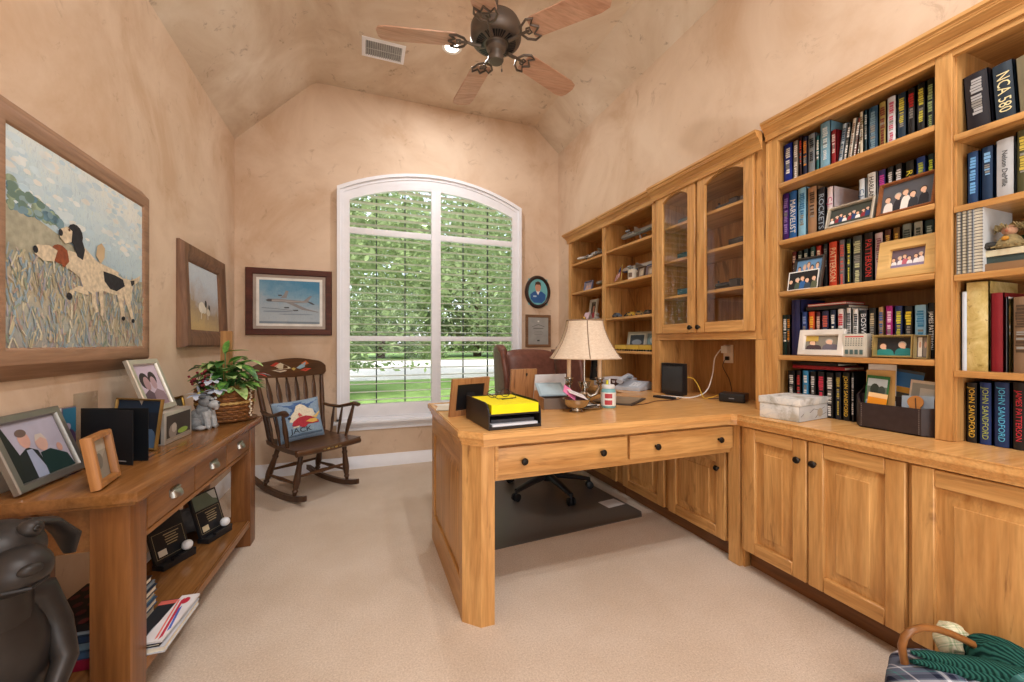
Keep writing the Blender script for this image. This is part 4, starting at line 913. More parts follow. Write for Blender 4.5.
def ellipse_sweep(b, rx, rz, prof, m, n=40):
    b.loops([[((rx - t_) * math.cos(2 * math.pi * i / n), -d, (rz - t_) * math.sin(2 * math.pi * i / n)) for i in range(n)] for t_, d in prof], m, sm=True)
t = thing('framed_portrait', 'dark oval framed portrait of a person in a blue jacket', 'portrait', (1.690, D - .002, 1.622))
b = B(); ellipse_sweep(b, .142, .168, [(0, 0), (0, .010), (.010, .022), (.024, .024), (.034, .014), (.037, .010)], flat('33221C', .35)); b.build('frame', t)
b = B(); b.face([(.107 * math.cos(k * .2094), -.0105, .133 * math.sin(k * .2094)) for k in range(30)], flat('6FB2B8', .6))
art(b, -.107, -.133, .214, .266, -.0107, [('p', [(.12, .22), (.10, .40), (.30, .52), (.70, .52), (.90, .40), (.88, .22), (.70, .08), (.30, .08)], '2C5A96'), ('p', [(.40, .53), (.60, .53), (.50, .38)], 'E6E4E0'), ('e', .5, .68, .15, .17, 'C89478'), ('p', [(.34, .70), (.36, .86), (.50, .91), (.64, .86), (.66, .70), (.6, .78), (.4, .78)], '4A3020'), ('r', .25, .30, .42, .36, 'A8C4DC')], flat('6FB2B8', .6)); b.build('portrait', t)
t = thing('framed_certificate', 'brown framed grey certificate below the oval portrait', 'certificate', (1.694, D - .002, 1.058))
b = B(); frame_loops(b, .278, .330, [(0, 0), (0, .014), (.004, .018), (.024, .016), (.028, .010)], WALN); b.build('frame', t)
b = B(); art(b, -.1115, .0275, .223, .275, -.0108, [('e', .5, .86, .05, .03, 'D8D8D4'), ('l', [(.2, .66), (.35, .70), (.5, .74), (.65, .70), (.8, .66)], .008, '5E5E5C'), ('r', .25, .58, .75, .61, '6A6A66'), ('r', .3, .48, .7, .495, '7A7A76'), ('r', .25, .42, .75, .435, '7A7A76'), ('r', .3, .36, .7, .375, '7A7A76'), ('r', .44, .12, .56, .17, '3E3E3C')], '9C9C98'); b.build('certificate_sheet', t)

# ---------------------------------------------------------------- ceiling fan, vent
t = thing('ceiling_fan', 'bronze ceiling fan with five wooden blades', 'ceiling fan', (.725, 2.22, 2.826))
b = B(); b.lathe([(.001, .487), (.062, .487), (.066, .465), (.05, .43), (.016, .415), (.016, .40)], BRONZE, 28, cap=False); b.build('canopy', t)
b = B(); b.tube([(0, 0, .41), (0, 0, .15)], .0125, BRONZE, 14); b.build('downrod', t)
b = B(); b.lathe([(.013, .175), (.035, .17), (.045, .15), (.09, .135), (.132, .115), (.146, .085), (.146, .03), (.140, .012), (.130, .004), (.122, .000), (.062, -.010), (.058, -.015)], BRONZE, 40, cap=False); b.lathe([(.0575, -.014), (.001, -.014)], BRONZE, 30, cap=False); b.build('motor_housing', t)
b = B()
for k in range(44):
    if k % 9 == 8: continue
    a = 2 * math.pi * k / 44; b.T = Matrix.Rotation(a, 4, 'Z'); b.loops([[(.070, -.0030, -.0085), (.070, .0030, -.0085), (.070, .0030, -.0098), (.070, -.0030, -.0098)], [(.114, -.0055, -.0015), (.114, .0055, -.0015), (.114, .0055, -.0028), (.114, -.0055, -.0028)]], BLACK, cap0=True, cap1=True)
b.T = Matrix.Identity(4); b.build('vent_slots', t)
b = B(); b.lathe([(.001, -.015), (.056, -.0155), (.056, -.035), (.046, -.045), (.038, -.052), (.036, -.07), (.043, -.075), (.044, -.098), (.040, -.106), (.001, -.108)], BRONZE, 32); b.build('switch_cup', t)
b = B(); b.tube([(.03, -.015, -.10), (.03, -.015, -.15)], .0012, BRONZE, 6); b.sph((.03, -.015, -.158), (.005, .005, .010), BRONZE, 8, 6); b.build('pull_chain', t)
for k in range(5):
    a = R(22.5 + 72 * k); M = Matrix.Rotation(a, 4, 'Z') @ Matrix.Rotation(R(-10), 4, 'X')
    b = B(); b.T = M; x0 = .225
    ol = [(x0, -.055), (x0 + .02, -.064), (.60, -.072), (.648, -.060), (.664, -.030), (.664, .030), (.648, .060), (.60, .072), (x0 + .02, .064), (x0, .055)]
    b.prism(ol, 'xy', 0, .007, BLADE); bl = b.build('blade', t)
    b = B(); b.T = M; q = -.008
    b.tube([(.085, 0, -.018), (.13, 0, -.016), (.16, 0, q), (.215, 0, q)], [.011, .010, .008, .007], BRONZE, 8)
    for sgn in (1, -1):
        b.tube([(.165, 0, q), (.185, sgn * .042, q), (.225, sgn * .066, q), (.262, sgn * .056, q), (.235, sgn * .028, q), (.272, 0, q)], [.006, .007, .007, .006, .006, .006], BRONZE, 7)
        b.tube([(.195, 0, q), (.205, sgn * .018, q), (.225, sgn * .016, q), (.222, 0, q)], .005, BRONZE, 6)
    b.build('blade_iron', bl)
t = thing('ceiling_vent', 'white slatted air vent in the flat of the ceiling, left of the fan', 'vent', (.155, 3.21, 3.3138))
b = B(); X, Y = .155, .105
def lpv(e, z): return [(-X + e, -Y + e, z), (X - e, -Y + e, z), (X - e, Y - e, z), (-X + e, Y - e, z)]
b.loops([lpv(0, -.0005), lpv(0, -.006), lpv(.006, -.009), lpv(.024, -.009), lpv(.026, -.002)], TRIM); b.build('frame', t)
b = B(); b.face(lpv(.024, -.0015), flat('56585A', .8)); b.build('duct_backing', t)
b = B()
for k in range(17):
    x = -.125 + .25 * k / 16; b.T = Matrix.Translation((x, 0, -.006)) @ Matrix.Rotation(R(32), 4, 'Y'); b.box(-.0065, .0065, -.0795, .0795, -.0006, .0006, flat('B9BBBC', .5))
b.T = Matrix.Identity(4); b.box(-.13, .13, -.004, .004, -.0095, -.0085, flat('B9BBBC', .5)); b.build('slats', t)

# ---------------------------------------------------------------- console table
CA = 87.4
t = thing('console_table', 'dark wooden console table with three drawers along the left wall', 'console table', (-.586, 1.42, 0), (0, 0, R(CA)))
CM = Matrix.Translation((-.586, 1.42, 0)) @ Matrix.Rotation(R(CA), 4, 'Z')
def cpt(x, y, z=0): return CM @ Vector((x, y, z))
b = B(); b.box(0, 1.244, 0, .355, .656, .685, DT, .004); b.box(.008, 1.236, .008, .35, .646, .6565, DT, .003); b.build('tabletop', t)
for x in (.03, 1.127):
    for y in (.03, .243): b = B(); b.box(x, x + .085, y, y + .092, 0, .6455, DZ, .003); b.build('leg', t)
b = B(); b.box(.1155, 1.1265, .040, .058, .515, .6455, DXW); b.box(.1155, 1.1265, .310, .328, .515, .6455, DXW)
for x in (.05, 1.17): b.box(x, x + .02, .1225, .2425, .515, .6455, DXW)
b.box(.1155, 1.1265, .034, .040, .512, .527, DXW, .002); b.build('apron', t)
b = B(); b.box(.036, 1.206, .045, .33, .112, .140, DT, .002); b.box(.116, 1.126, .033, .045, .105, .140, DXW, .003); b.build('lower_shelf', t)
dw = (1.011 - .04) / 3
for k in range(3):
    x0 = .1255 + k * (dw + .01); b = B(); b.box(x0, x0 + dw, .0325, .0398, .534, .636, DXW, .003); d = b.build('drawer', t)
    b = B(); cx = x0 + dw / 2; b.T = Matrix.Translation((cx, .032, .588)); b.box(-.034, .034, -.003, 0, -.006, .018, PEWTER, .001)
    b.surf(lambda u, v: (.030 * math.cos(math.pi * u) * (1 - .15 * v), -.003 - .022 * math.sin(math.pi * u) ** .7 * math.sin(math.pi / 2 * (1 - v) + .1), .014 - .026 * (1 - v) ** 1.4), 14, 6, PEWTER)
    b.tube([(-.034, -.004, .012), (0, -.009, .016), (.034, -.004, .012)], .004, PEWTER, 7); b.build('cup_pull', d)
# ---------------------------------------------------------------- things on the console
ZC = .6856
def wl(w, d, p0, p1): pass
SILF = flat('8C8780', .35, .7); SIL2 = flat('C8C2B4', .35, .6)
CP = [('r', 0, 0, 1, 1, 'A8A4B4'), ('p', [(0, 0), (0, .95), (.12, .95), (.2, .5), (.28, 0)], '1C2420'), ('p', [(.12, 0), (.2, .45), (.36, .55), (.5, .45), (.55, 0)], '1E2624'), ('p', [(.32, 0), (.33, .5), (.42, .5), (.55, 0)], '9AA4BC'), ('p', [(.5, 0), (.52, .4), (.7, .42), (.95, .25), (1, 0)], '14302E'), ('e', .36, .68, .09, .15, 'C69A8C'), ('e', .35, .80, .09, .07, '6A5850'), ('e', .60, .56, .10, .15, 'C8A294'), ('p', [(.5, .6), (.55, .72), (.66, .72), (.71, .58), (.62, .66)], 'C2B6AC'), ('e', .86, .40, .05, .08, 'C09484')]
photo_frame('brushed silver frame with an older couple, leaning at the near end of the console', (-.862, 1.600, ZC + .004), 88, 20, .262, .218, .024, SILF, CP, 'A8A4B4')
photo_frame('small deep oak frame standing alone near the front of the console', (-.712, 1.525, ZC + .001), 97, 9, .138, .150, .018, wood('oak_frame', 'B87E42', '8E5A2A', 'z'), [('p', [(0, 0), (0, .4), (.4, .6), (.7, .5), (1, .7), (1, 0)], '8A8478'), ('e', .5, .45, .2, .2, '6E6A62'), ('r', 0, .7, 1, 1, 'B4AFA2')], 'A09A8C', d=.024, stand=False)
t = thing('folded_card', 'black card folder standing open behind the small oak frame', 'folder', (-.826, 1.795, ZC), (0, 0, R(-33)))
b = B(); b.box(-.118, .118, 0, .0025, 0, .185, flat('101318', .55)); b.box(.04, .09, -.0006, 0, .010, .014, flat('8A8C90')); b.build('front_cover', t)
b = B(); b.T = Matrix.Translation((-.118, .0028, 0)) @ Matrix.Rotation(R(13), 4, 'Z'); b.box(0, .232, 0, .0025, 0, .185, flat('101318', .55)); b.build('back_cover', t)
photo_frame('gold-edged navy picture frame partly hidden behind the black folder', (-.838, 2.005, ZC), -33, 8, .235, .195, .008, flat('9C7C46', .4, .6), [('e', .82, .12, .16, .28, '5A7AA0'), ('r', 0, .75, 1, 1, '16304A')], '152436', d=.012)
# acrylic block with a flower picture
t = thing('acrylic_photo_block', 'clear acrylic block with a purple flower picture behind the silver frame', 'photo block', (-.934, 1.786, ZC), (0, 0, R(80)))
b = B(); b.box(-.052, .052, .0012, .010, 0, .20, ACRYL); b.build('acrylic_sheet', t)
b = B(); art(b, -.050, .003, .100, .194, .0008, [('r', 0, .6, .28, 1, 'D8D8DA'), ('r', .05, .55, .22, 1, 'F0F0EE'), ('r', .3, .65, .45, 1, 'E6E4E4'), ('r', .5, .55, 1, .98, '2E6A86'), ('e', .55, .55, .2, .12, '8A7A9A'), ('e', .75, .4, .25, .22, '4A3654'), ('e', .5, .25, .18, .12, 'A8C4CC'), ('e', .8, .12, .2, .12, '3E2C46'), ('e', .65, .66, .14, .07, 'A89CB0')], '6A6278'); b.build('picture', t)
t = thing('acrylic_photo_block', 'empty clear acrylic frame standing against the wall behind the navy frame', 'photo block', (-.938, 1.925, ZC), (0, 0, R(87)))
b = B(); b.box(-.055, .055, 0, .010, 0, .235, ACRYL, .001); b.build('acrylic_sheet', t)
b = B(); b.box(-.05, .05, -.0208, -.0005, 0, .006, ACRYL); b.build('foot', t)
# box frame with leaning frames on it
t = thing('box_photo_frame', 'silver box frame with a dog photo, carrying a leaning portrait frame', 'framed photo', (-.770, 2.14, ZC), (0, 0, R(86)))
t.name = 'photo_box'
b = B(); b.box(-.115, .115, -.03, .085, 0, .128, flat('BBB4AA', .35, .4), .002); b.face([(-.1155, -.018, .006), (-.1155, .082, .006), (-.1155, .082, .121), (-.1155, -.018, .121)], BLACK); b.build('box', t)
b = B(); art(b, -.10, .014, .20, .10, -.0306, [('r', 0, 0, 1, 1, '3A302C'), ('e', .25, .3, .16, .32, '8E8278'), ('e', .3, .45, .1, .2, 'B4AAA0'), ('e', .66, .22, .22, .12, '8AA84A'), ('r', 0, 0, 1, .08, '9A8E80')], '4A403A'); b.build('picture', t)
photo_frame('silver portrait frame of two dark-haired people, leaning on the box frame', (-.795, 2.115, ZC + .1305), 84, 20, .20, .225, .024, SIL2, [('r', 0, 0, 1, 1, 'C2B4C4')] + [('e', .33, .62, .2, .2, '2E2628'), ('e', .68, .66, .17, .17, '2E2628'), ('e', .38, .55, .13, .17, 'A88A8E'), ('e', .66, .55, .12, .16, 'B0949A'), ('p', [(.05, 0), (.1, .3), (.35, .4), (.5, .3), (.5, 0)], '5A4A54'), ('p', [(.45, 0), (.5, .3), (.7, .4), (.95, .3), (1, 0)], '8A7680')], 'C2B4C4', stand=False)
photo_frame('small white frame at the far end of the box frame', (-.835, 2.325, ZC + .001), 78, 12, .11, .165, .014, flat('D6D2C8', .4), [('e', .5, .5, .25, .25, 'A89A94')], '7A7470', d=.012)
photo_frame('little gold frame tucked behind the schnauzer figurine', (-.84, 2.46, ZC), 84, 10, .10, .15, .012, BRASS, [('e', .5, .5, .25, .25, 'B49A80')], '6A665A', d=.012)
# schnauzer figurine
DG, DG2, DG3 = flat('75797C', .8, var=.25, sc=70), flat('A9ACAE', .8, var=.2, sc=70), flat('4E5256', .8, var=.25, sc=70)
t = thing('dog_figurine', 'grey sitting schnauzer figurine in front of the plant basket', 'figurine', (-.715, 2.355, ZC), (0, 0, R(72)))
b = B(); fur = lambda d: 1 + .05 * math.sin(d.x * 23) * math.sin(d.z * 19 + d.y * 17)
b.sph((0, .022, .048), (.042, .050, .050), DG, 20, 12, fur); b.sph((0, .002, .078), (.034, .034, .050), DG, 18, 12, fur); b.sph((0, -.014, .072), (.024, .022, .036), DG2, 16, 10, fur)
for sx in (-1, 1):
    b.tube([(sx * .020, -.020, .085), (sx * .021, -.030, .045), (sx * .022, -.034, .014), (sx * .022, -.045, .009)], [.015, .013, .013, .012], DG2, 9)
    b.sph((sx * .040, .018, .030), (.018, .034, .030), DG, 12, 8, fur); b.sph((sx * .042, -.012, .012), (.014, .024, .012), DG2, 12, 8)
b.tube([(0, .06, .05), (0, .075, .065), (0, .074, .082)], [.012, .009, .004], DG, 8); b.build('body', t)
b = B(); b.sph((0, -.012, .130), (.031, .033, .029), DG, 18, 12, fur); b.sph((0, -.046, .118), (.022, .026, .020), DG2, 16, 10, fur); b.tube([(0, -.056, .110), (0, -.060, .092)], [.017, .006], DG2, 9); b.sph((0, -.071, .124), (.008, .006, .006), BLACK, 10, 6)
for sx in (-1, 1): b.sph((sx * .015, -.038, .139), .005, BLACK, 8, 6); b.tube([(sx * .017, -.041, .146), (sx * .008, -.05, .144)], [.007, .004], DG2, 6)
b.build('head', t)
for sx in (-1, 1):
    b = B(); b.loops([[(sx * .014, -.012, .156), (sx * .030, -.006, .150), (sx * .030, .006, .150), (sx * .014, .006, .156)], [(sx * .018, -.018, .168), (sx * .036, -.014, .160), (sx * .034, .002, .160), (sx * .018, .002, .168)], [(sx * .030, -.030, .154), (sx * .036, -.028, .150), (sx * .036, -.022, .150), (sx * .030, -.024, .154)]], DG3, cap0=True, cap1=True); b.build('ear', t)
# plant basket
t = thing('serving_tray', 'thin round wooden tray under the plant basket', 'tray', (-.690, 2.585, ZC)); TR = wood('tray_wood', '7A4E2C', '5A361C', 'x')
b = B(); b.lathe([(.001, 0), (.10, 0), (.145, .006), (.148, .010), (.143, .010), (.10, .004), (.001, .004)], TR, 40); b.build('tray', t)
t.children[0].name = 'tray_dish'
t = thing('plant_basket', 'round woven basket of green plants and red berries at the far console end', 'plant', (-.690, 2.585, ZC + .0045))
WK = [flat('8A5A2E', .6, var=.25, sc=60), flat('6E4420', .6, var=.25, sc=60), flat('A87840', .6, var=.2, sc=60)]
b = B(); n = 36
def br(z): return .108 + .018 * (z / .17) + .008 * math.sin(z / .17 * math.pi)
for k in range(15):
    z = .006 + k * .0115; r0 = br(z); m = WK[2] if k in (8,) else WK[k % 2]
    pts = [((r0 + .0035 * (1 if (i + k) % 2 else -1)) * math.cos(2 * math.pi * i / n), (r0 + .0035 * (1 if (i + k) % 2 else -1)) * math.sin(2 * math.pi * i / n), z) for i in range(n + 1)]
    b.tube(pts, .0062, m, 6, cap=False)
b.build('woven_wall', t)
b = B(); pts = [(.131 * math.cos(2 * math.pi * i / 60), .131 * math.sin(2 * math.pi * i / 60), .095 + .004 * math.sin(i * 1.57)) for i in range(61)]; b.tube(pts, .0042, flat('C8A868', .7), 5, cap=False)
pts = [(.131 * math.cos(2 * math.pi * i / 60), .131 * math.sin(2 * math.pi * i / 60), .095 - .004 * math.sin(i * 1.57)) for i in range(61)]; b.tube(pts, .0042, flat('B8965A', .7), 5, cap=False); b.build('braided_cord', t)
b = B(); b.lathe([(.001, .150), (.118, .150), (.12, .155), (.06, .165), (.001, .168)], flat('4A4030', .95, var=.4, sc=80), 24, cap=False); b.build('moss', t)
def leaf(b, base, d, L, W, m, droop=.3, fold=.15):
    d = Vector(d).normalized(); up = Vector((0, 0, 1)); s_ = d.cross(up); s_ = s_.normalized() if s_.length > .05 else Vector((1, 0, 0)); p = Vector(base); n_ = 6; rows = []
    for i in range(n_ + 1):
        f = i / n_; c = p + d * L * f + Vector((0, 0, -droop * L * f * f)); wd = W * math.sin(math.pi * min(1, f * .92 + .06)) ** .8; nn = s_.cross(d).normalized()
        rows.append([c + s_ * wd * .5 + nn * fold * wd, c, c - s_ * wd * .5 + nn * fold * wd])
    V = [[b.v(q) for q in r_] for r_ in rows]
    for i in range(n_):
        for j in (0, 1): b.f([V[i][j], V[i + 1][j], V[i + 1][j + 1], V[i][j + 1]], m, True)
def plantleafmat(nm, a, c):
    m, n_, p = newmat(nm); setp(p, .4, 0, .4); tt = noise(n_, coords(n_), 40, 3); r = ramp(n_, [(.35, a), (.65, c)]); n_.links.new(tt.outputs[0], r.inputs[0]); n_.links.new(r.outputs[0], p.inputs['Base Color']); return m
PL = [plantleafmat('leaf_green', '4F8A3A', '86BA58'), plantleafmat('leaf_dark', '2E5A2C', '5A8A44'), plantleafmat('leaf_variegated', '7FAF58', 'C8DC9A')]
b = B()
for k in range(120):
    a = k * 2.39996; r0 = .02 + .085 * ((k * 13) % 17) / 17; base = Vector((r0 * math.cos(a), r0 * math.sin(a), .165 + .15 * ((k * 7) % 11) / 11))
    el = rnd.uniform(-.1, .9); leaf(b, base, (math.cos(a), math.sin(a), el), rnd.uniform(.07, .125), rnd.uniform(.040, .066), PL[k % 3], rnd.uniform(.2, .7))
    b.tube([(base.x * .4, base.y * .4, .155), base], .002, PL[1], 4, cap=False)
leaf(b, (0, .0, .36), (.85, -.3, .18), .13, .03, PL[0], .12); leaf(b, (0, 0, .35), (.1, .2, .9), .09, .04, PL[0], .1); b.tube([(0, 0, .15), (0, .0, .36)], .003, PL[1], 5)
for k in range(16): a = -.5 + .07 * k; leaf(b, (.10 * math.cos(a), .10 * math.sin(a), .17 + .006 * (k % 5)), (math.cos(a), math.sin(a), .5 + .25 * math.sin(k * 1.7)), .10, .028, PL[(k + 1) % 3], .5)
b.build('foliage', t, norm=False)
b = B(); b.box(-.027, .027, .018, .034, .16, .475, wood('stake', 'B88A56', '8E6236', 'z')); b.build('wooden_stake', t)
RB = flat('7A1420', .3); b = B(); bc = Vector((-.075, -.13, .215))
for k in range(38):
    d = Vector((rnd.gauss(0, 1), rnd.gauss(0, .8), rnd.gauss(.25, .7))).normalized(); q = bc + d * rnd.uniform(.02, .062)
    b.tube([(bc.x * .8, bc.y * .8, .165), (bc + (q - bc) * .4), q], .0012, flat('3A2A1C'), 4, cap=False); b.sph(q, .0062, RB, 7, 5)
b.build('berry_spray', t)
b = B(); FW = flat('D4DCEA', .6, var=.06)
for c in ((-.075, -.135, .155), (.0, -.135, .175), (-.03, -.12, .225)):
    for k in range(6): a = k * 1.047 + c[0] * 20; leaf(b, c, (math.cos(a), math.sin(a) * .5 - .5, .35 * math.sin(a) + .05), .055, .038, FW, .2, .05)
    b.sph(c, .009, flat('D8C870'), 8, 6)
b.build('white_flower', t, norm=False)
b = B()
for k, c in enumerate(((.02, -.112, .185), (.07, -.098, .178), (.105, -.06, .18), (.118, -.03, .175))):
    for j in range(26): d = Vector((rnd.gauss(0, 1), rnd.gauss(0, 1), rnd.gauss(0, 1))).normalized(); b.tube([c, Vector(c) + d * .022], [.004, .0015], flat('5A4030' if k < 1 else '8A6A3A', .8, var=.3), 4)
b.build('pine_cone', t)
b = B()
for a0, cc in ((-.25, 'C03028'), (.05, '7FA0AC'), (.2, 'C84A38')): leaf(b, (.13 * math.cos(a0), .13 * math.sin(a0), .235), (math.cos(a0), math.sin(a0), .25), .085, .03, flat(cc, .5), .35)
b.tube([(.07, 0, .16), (.13, .0, .24)], .0025, flat('4A5A30'), 5); b.build('ribbon_bird', t, norm=False)
b = B(); pts = [(.136 * math.cos(-.35 + .015 * math.sin(k * 2)), .136 * math.sin(-.35), .165 - .012 * k) for k in range(13)]
for i, p in enumerate(pts): b.sph((p[0] + .003 * math.sin(i * 2.2), p[1] + .004 * math.cos(i * 1.9), p[2]), .006, flat('D6C8B0', .6), 7, 5)
b.build('bead_strand', t)
# plaques with golf balls on the lower shelf
ZS = .1406
def plaque(label, p, rz, upper):
    t = thing('golf_plaque', label, 'plaque', (p[0], p[1], ZS + .0005), (0, 0, R(rz)), 'golf ball plaques on the lower shelf')
    b = B(); b.box(-.075, .075, -.045, .012, 0, .022, BLKG, .002); b.box(-.03, .075, -.0452, -.03, .022, .032, BLKG); b.build('base', t)
    b = B(); M = Matrix.Translation((0, -.012, .0225)) @ Matrix.Rotation(R(-18), 4, 'X'); b.T = M; hh = .205
    b.box(-.078, .078, 0, .014, 0, hh, BLKG, .002); GD = flat('A89A78', .4)
    for x0, x1, z0, z1 in ((-.068, .068, .016, .0172), (-.068, .068, .120, .1212), (-.068, -.0668, .016, .12), (.0668, .068, .016, .12)): b.box(x0, x1, -.0006, 0, z0, z1, GD)
    for k, L in enumerate((.07, .05, .06, .055, .045)): b.box(.0 - L * .3, L * .7, -.0006, 0, .104 - k * .011, .108 - k * .011, GD)
    b.box(-.058, -.022, -.0008, 0, .024, .050, flat('D8D4C8', .4) if not upper else flat('C8BC9C', .4))
    if upper: b.box(-.068, .068, -.0007, 0, .13, .198, flat('5E6A5C', .3)); b.face([(.02, -.0011, .198), (.068, -.0011, .198), (.068, -.0011, .15), (.045, -.0011, .16)], flat('B8BCB8', .3))
    b.build('plate', t)
    b = B(); b.sph((.045, -.030, .0545), .0215, flat('E6E8EA', .35), 18, 12); b.build('golf_ball', t)
plaque('black golf ball plaque with a pale square badge, on the lower console shelf', (-.782, 2.185), 62, False)
plaque('black golf ball plaque with a grey green picture above its text, on lower shelf', (-.695, 2.40), 66, True)
# clear bag / wrapped thing behind the plaques
t = thing('wrapped_bundle', 'grey translucent plastic wrapped bundle behind the plaques on the lower shelf', 'bundle', (-.800, 2.49, ZS + .001), (0, 0, R(CA)))
b = B(); b.sph((0, .02, .062), (.05, .085, .061), flat('6E6A68', .25, var=.3, sc=24), 18, 12, lambda d: 1 + .10 * math.sin(d.x * 9 + d.z * 7) * math.cos(d.y * 8)); b.build('wrapping', t)
# stacked books and magazines near the front leg
zc = ZS + .0005; g = 'books stacked on the lower console shelf'
for i, (h_, cc, la, spc) in enumerate(((.028, '8E1838', 'crimson book at the bottom of the stack on the lower console shelf', '8E1838'), (.022, '2C4A66', 'blue book second from the bottom of the lower shelf stack', '3E5E7E'), (.026, '6A8494', 'pale blue grey book third from the bottom of the lower shelf stack', '7A96A6'), (.022, '16283C', 'navy book fourth from the bottom of the lower shelf stack', '1E3450'), (.010, '7E8890', 'thin grey book under the black one in the lower shelf stack', '8A949A'))):
    t = flatbook(la, -.128, .128, -.10, .10, zc, h_, cc, 0, g, spine=spc); t.location = (-.800 + .006 * (i % 2), 1.678 + .005 * (i % 3), zc + .0006); t.rotation_euler.z = R(87.4 + (i % 3) - 1); zc += h_ + .0008
t = flatbook('black book with a red dotted cover topping the lower shelf stack', -.125, .125, -.092, .092, zc, .020, '1C1414', 0, g, art_=[('e', .1 + .2 * (k % 5), .15 + .2 * (k // 5), .06, .06, '5E2426') for k in range(25)] + [('r', .1, .04, .8, .08, 'B8A8A0')])
t.location = (-.80, 1.68, zc + .0006); t.rotation_euler.z = R(86)
zc = ZS + .0005; g = 'magazines stacked on the lower console shelf'
for la, x, h_, cc, ar, rz in (('thick pale magazine under the others on the lower console shelf', -.617, .020, 'C9CCD2', [('r', .1, .1, .9, .9, 'B8C0C8')], -3), ('dark magazine with a silver motif beside the near console leg', -.630, .010, '23262C', [('e', .3, .4, .22, .16, '9AA4AE'), ('e', .35, .42, .12, .08, 'D8DCE0'), ('l', [(.05, .1), (.5, .3)], .03, '7E868E'), ('l', [(.93, .0), (.93, 1)], .05, 'D86A5E')], -3), ('white magazine with red and blue stripes at the outer edge of the lower shelf', -.597, .006, 'E8E4E6', [('l', [(.05, .2), (.9, .75)], .06, 'C8304A'), ('l', [(.05, .4), (.9, .95)], .04, 'E8786A'), ('l', [(.2, .1), (.7, .5)], .05, '4A6AC0'), ('e', .85, .5, .08, .2, 'C02840')], -5)):
    w_ = .028 if h_ == .006 else .050; flatbook(la, x - w_, x + w_, 1.555, 1.80, zc, h_, cc, rz, g, 'magazine', 'magazine', ar); zc += h_ + .0008

# ---------------------------------------------------------------- bronze statue on the floor
BZ = flat('322E2C', .42, .35, var=.22, sc=18)
t = thing('animal_statue', 'dark bronze statue of a seated long-eared animal by the console end', 'statue', (-.755, 1.215, 0), (0, 0, R(52)))
b = B(); b.lathe([(.001, 0), (.125, 0), (.135, .012), (.13, .03), (.001, .032)], BZ, 28)
b.sph((0, .025, .20), (.112, .105, .17), BZ, 24, 14); b.sph((0, .01, .40), (.098, .082, .17), BZ, 24, 14); b.tube([(0, .0, .50), (0, -.015, .585)], [.065, .055], BZ, 14)
for sx in (-1, 1):
    b.tube([(sx * .06, .05, .12), (sx * .09, -.02, .20), (sx * .092, -.075, .24), (sx * .085, -.085, .15), (sx * .085, -.08, .06), (sx * .085, -.12, .045)], [.055, .056, .046, .038, .032, .028], BZ, 12)
    for q in (-1, 0, 1): b.tube([(sx * .085 + q * .016, -.11, .045), (sx * .085 + q * .024, -.150, .038)], [.013, .008], BZ, 7)
    b.tube([(sx * .02, .0, .535), (sx * .075, .0, .515), (sx * .102, -.01, .43), (sx * .095, -.055, .36), (sx * .045, -.105, .31)], [.030, .036, .028, .024, .018], BZ, 12)
    for q in (-1, 0, 1, 2): b.tube([(sx * .05, -.10, .31), (sx * .028 + q * .011, -.122, .312 + .008 * q), (sx * .02 + q * .011, -.132, .292)], [.010, .008, .005], BZ, 6)
b.build('body', t)
b = B(); b.sph((0, -.02, .645), (.076, .078, .070), BZ, 22, 14); b.sph((0, -.088, .622), (.058, .064, .050), BZ, 20, 12); b.sph((0, -.148, .634), (.020, .012, .012), BZ, 12, 8)
for sx in (-1, 1): b.sph((sx * .033, -.066, .692), (.022, .022, .021), BZ, 14, 10); b.sph((sx * .035, -.085, .695), (.007, .005, .007), flat('1A1716', .2), 8, 6)
b.tube([(-.034, -.132, .600), (0, -.150, .596), (.034, -.132, .600)], .004, flat('1E1A19', .5), 6); b.build('head', t)
for sx in (-1, 1):
    b = B(); b.tube([(sx * .055, .0, .690), (sx * .10, .015, .672), (sx * .135, .025, .625), (sx * .140, .025, .575)], [.016, .030, .038, .016], BZ, 12, ry=[.009, .011, .011, .007]); b.build('ear', t)

# ---------------------------------------------------------------- rocking chair and pillow
RC = (-.40, 3.42, 0); RR = 36.9
t = thing('rocking_chair', 'dark wooden spindle-back rocking chair by the window', 'rocking chair', RC, (0, 0, R(RR)))
def rockz(y): return .012 + .45 * max(0, abs(y + .02) - .0) ** 2.2
for sx in (-1, 1):
    b = B(); ys = [-.35 + .70 * i / 16 for i in range(17)]
    prof = [(y, rockz(y) - .0115) for y in ys] + [(y, rockz(y) + .026) for y in ys[::-1]]
    b.prism(prof, 'yz', sx * .205 - .013, sx * .205 + .013, RK, bev=.004); b.build('rocker', t)
def turned(b, p0, p1, r, m, pat=((0, .55), (.08, .7), (.12, 1.0), (.16, .7), (.20, .9), (.35, 1.15), (.55, .95), (.70, .8), (.76, 1.05), (.80, .75), (.9, .85), (1, .6)), n=10):
    p0, p1 = Vector(p0), Vector(p1); b.tube([p0.lerp(p1, f) for f, _ in pat], [r * k for _, k in pat], m, n)
for sx in (-1, 1):
    for y0, y1, zt in ((-.235, -.215, .345), (.10, .18, .345)):
        b = B(); turned(b, (sx * .205, y1, rockz(y1) + .02), (sx * .165, y0 if y0 < 0 else .06, zt), .021, RK); b.build('leg', t)
for p0, p1 in (((-.195, -.218, .175), (.195, -.218, .175)), ((-.195, .155, .16), (.195, .155, .16)), ((-.193, -.215, .13), (-.193, .155, .13)), ((.193, -.215, .13), (.193, .155, .13))):
    b = B(); turned(b, p0, p1, .012, RKX, ((0, .7), (.3, .9), (.5, 1.3), (.7, .9), (1, .7)), 8); b.build('stretcher', t)
b = B(); SW = .255
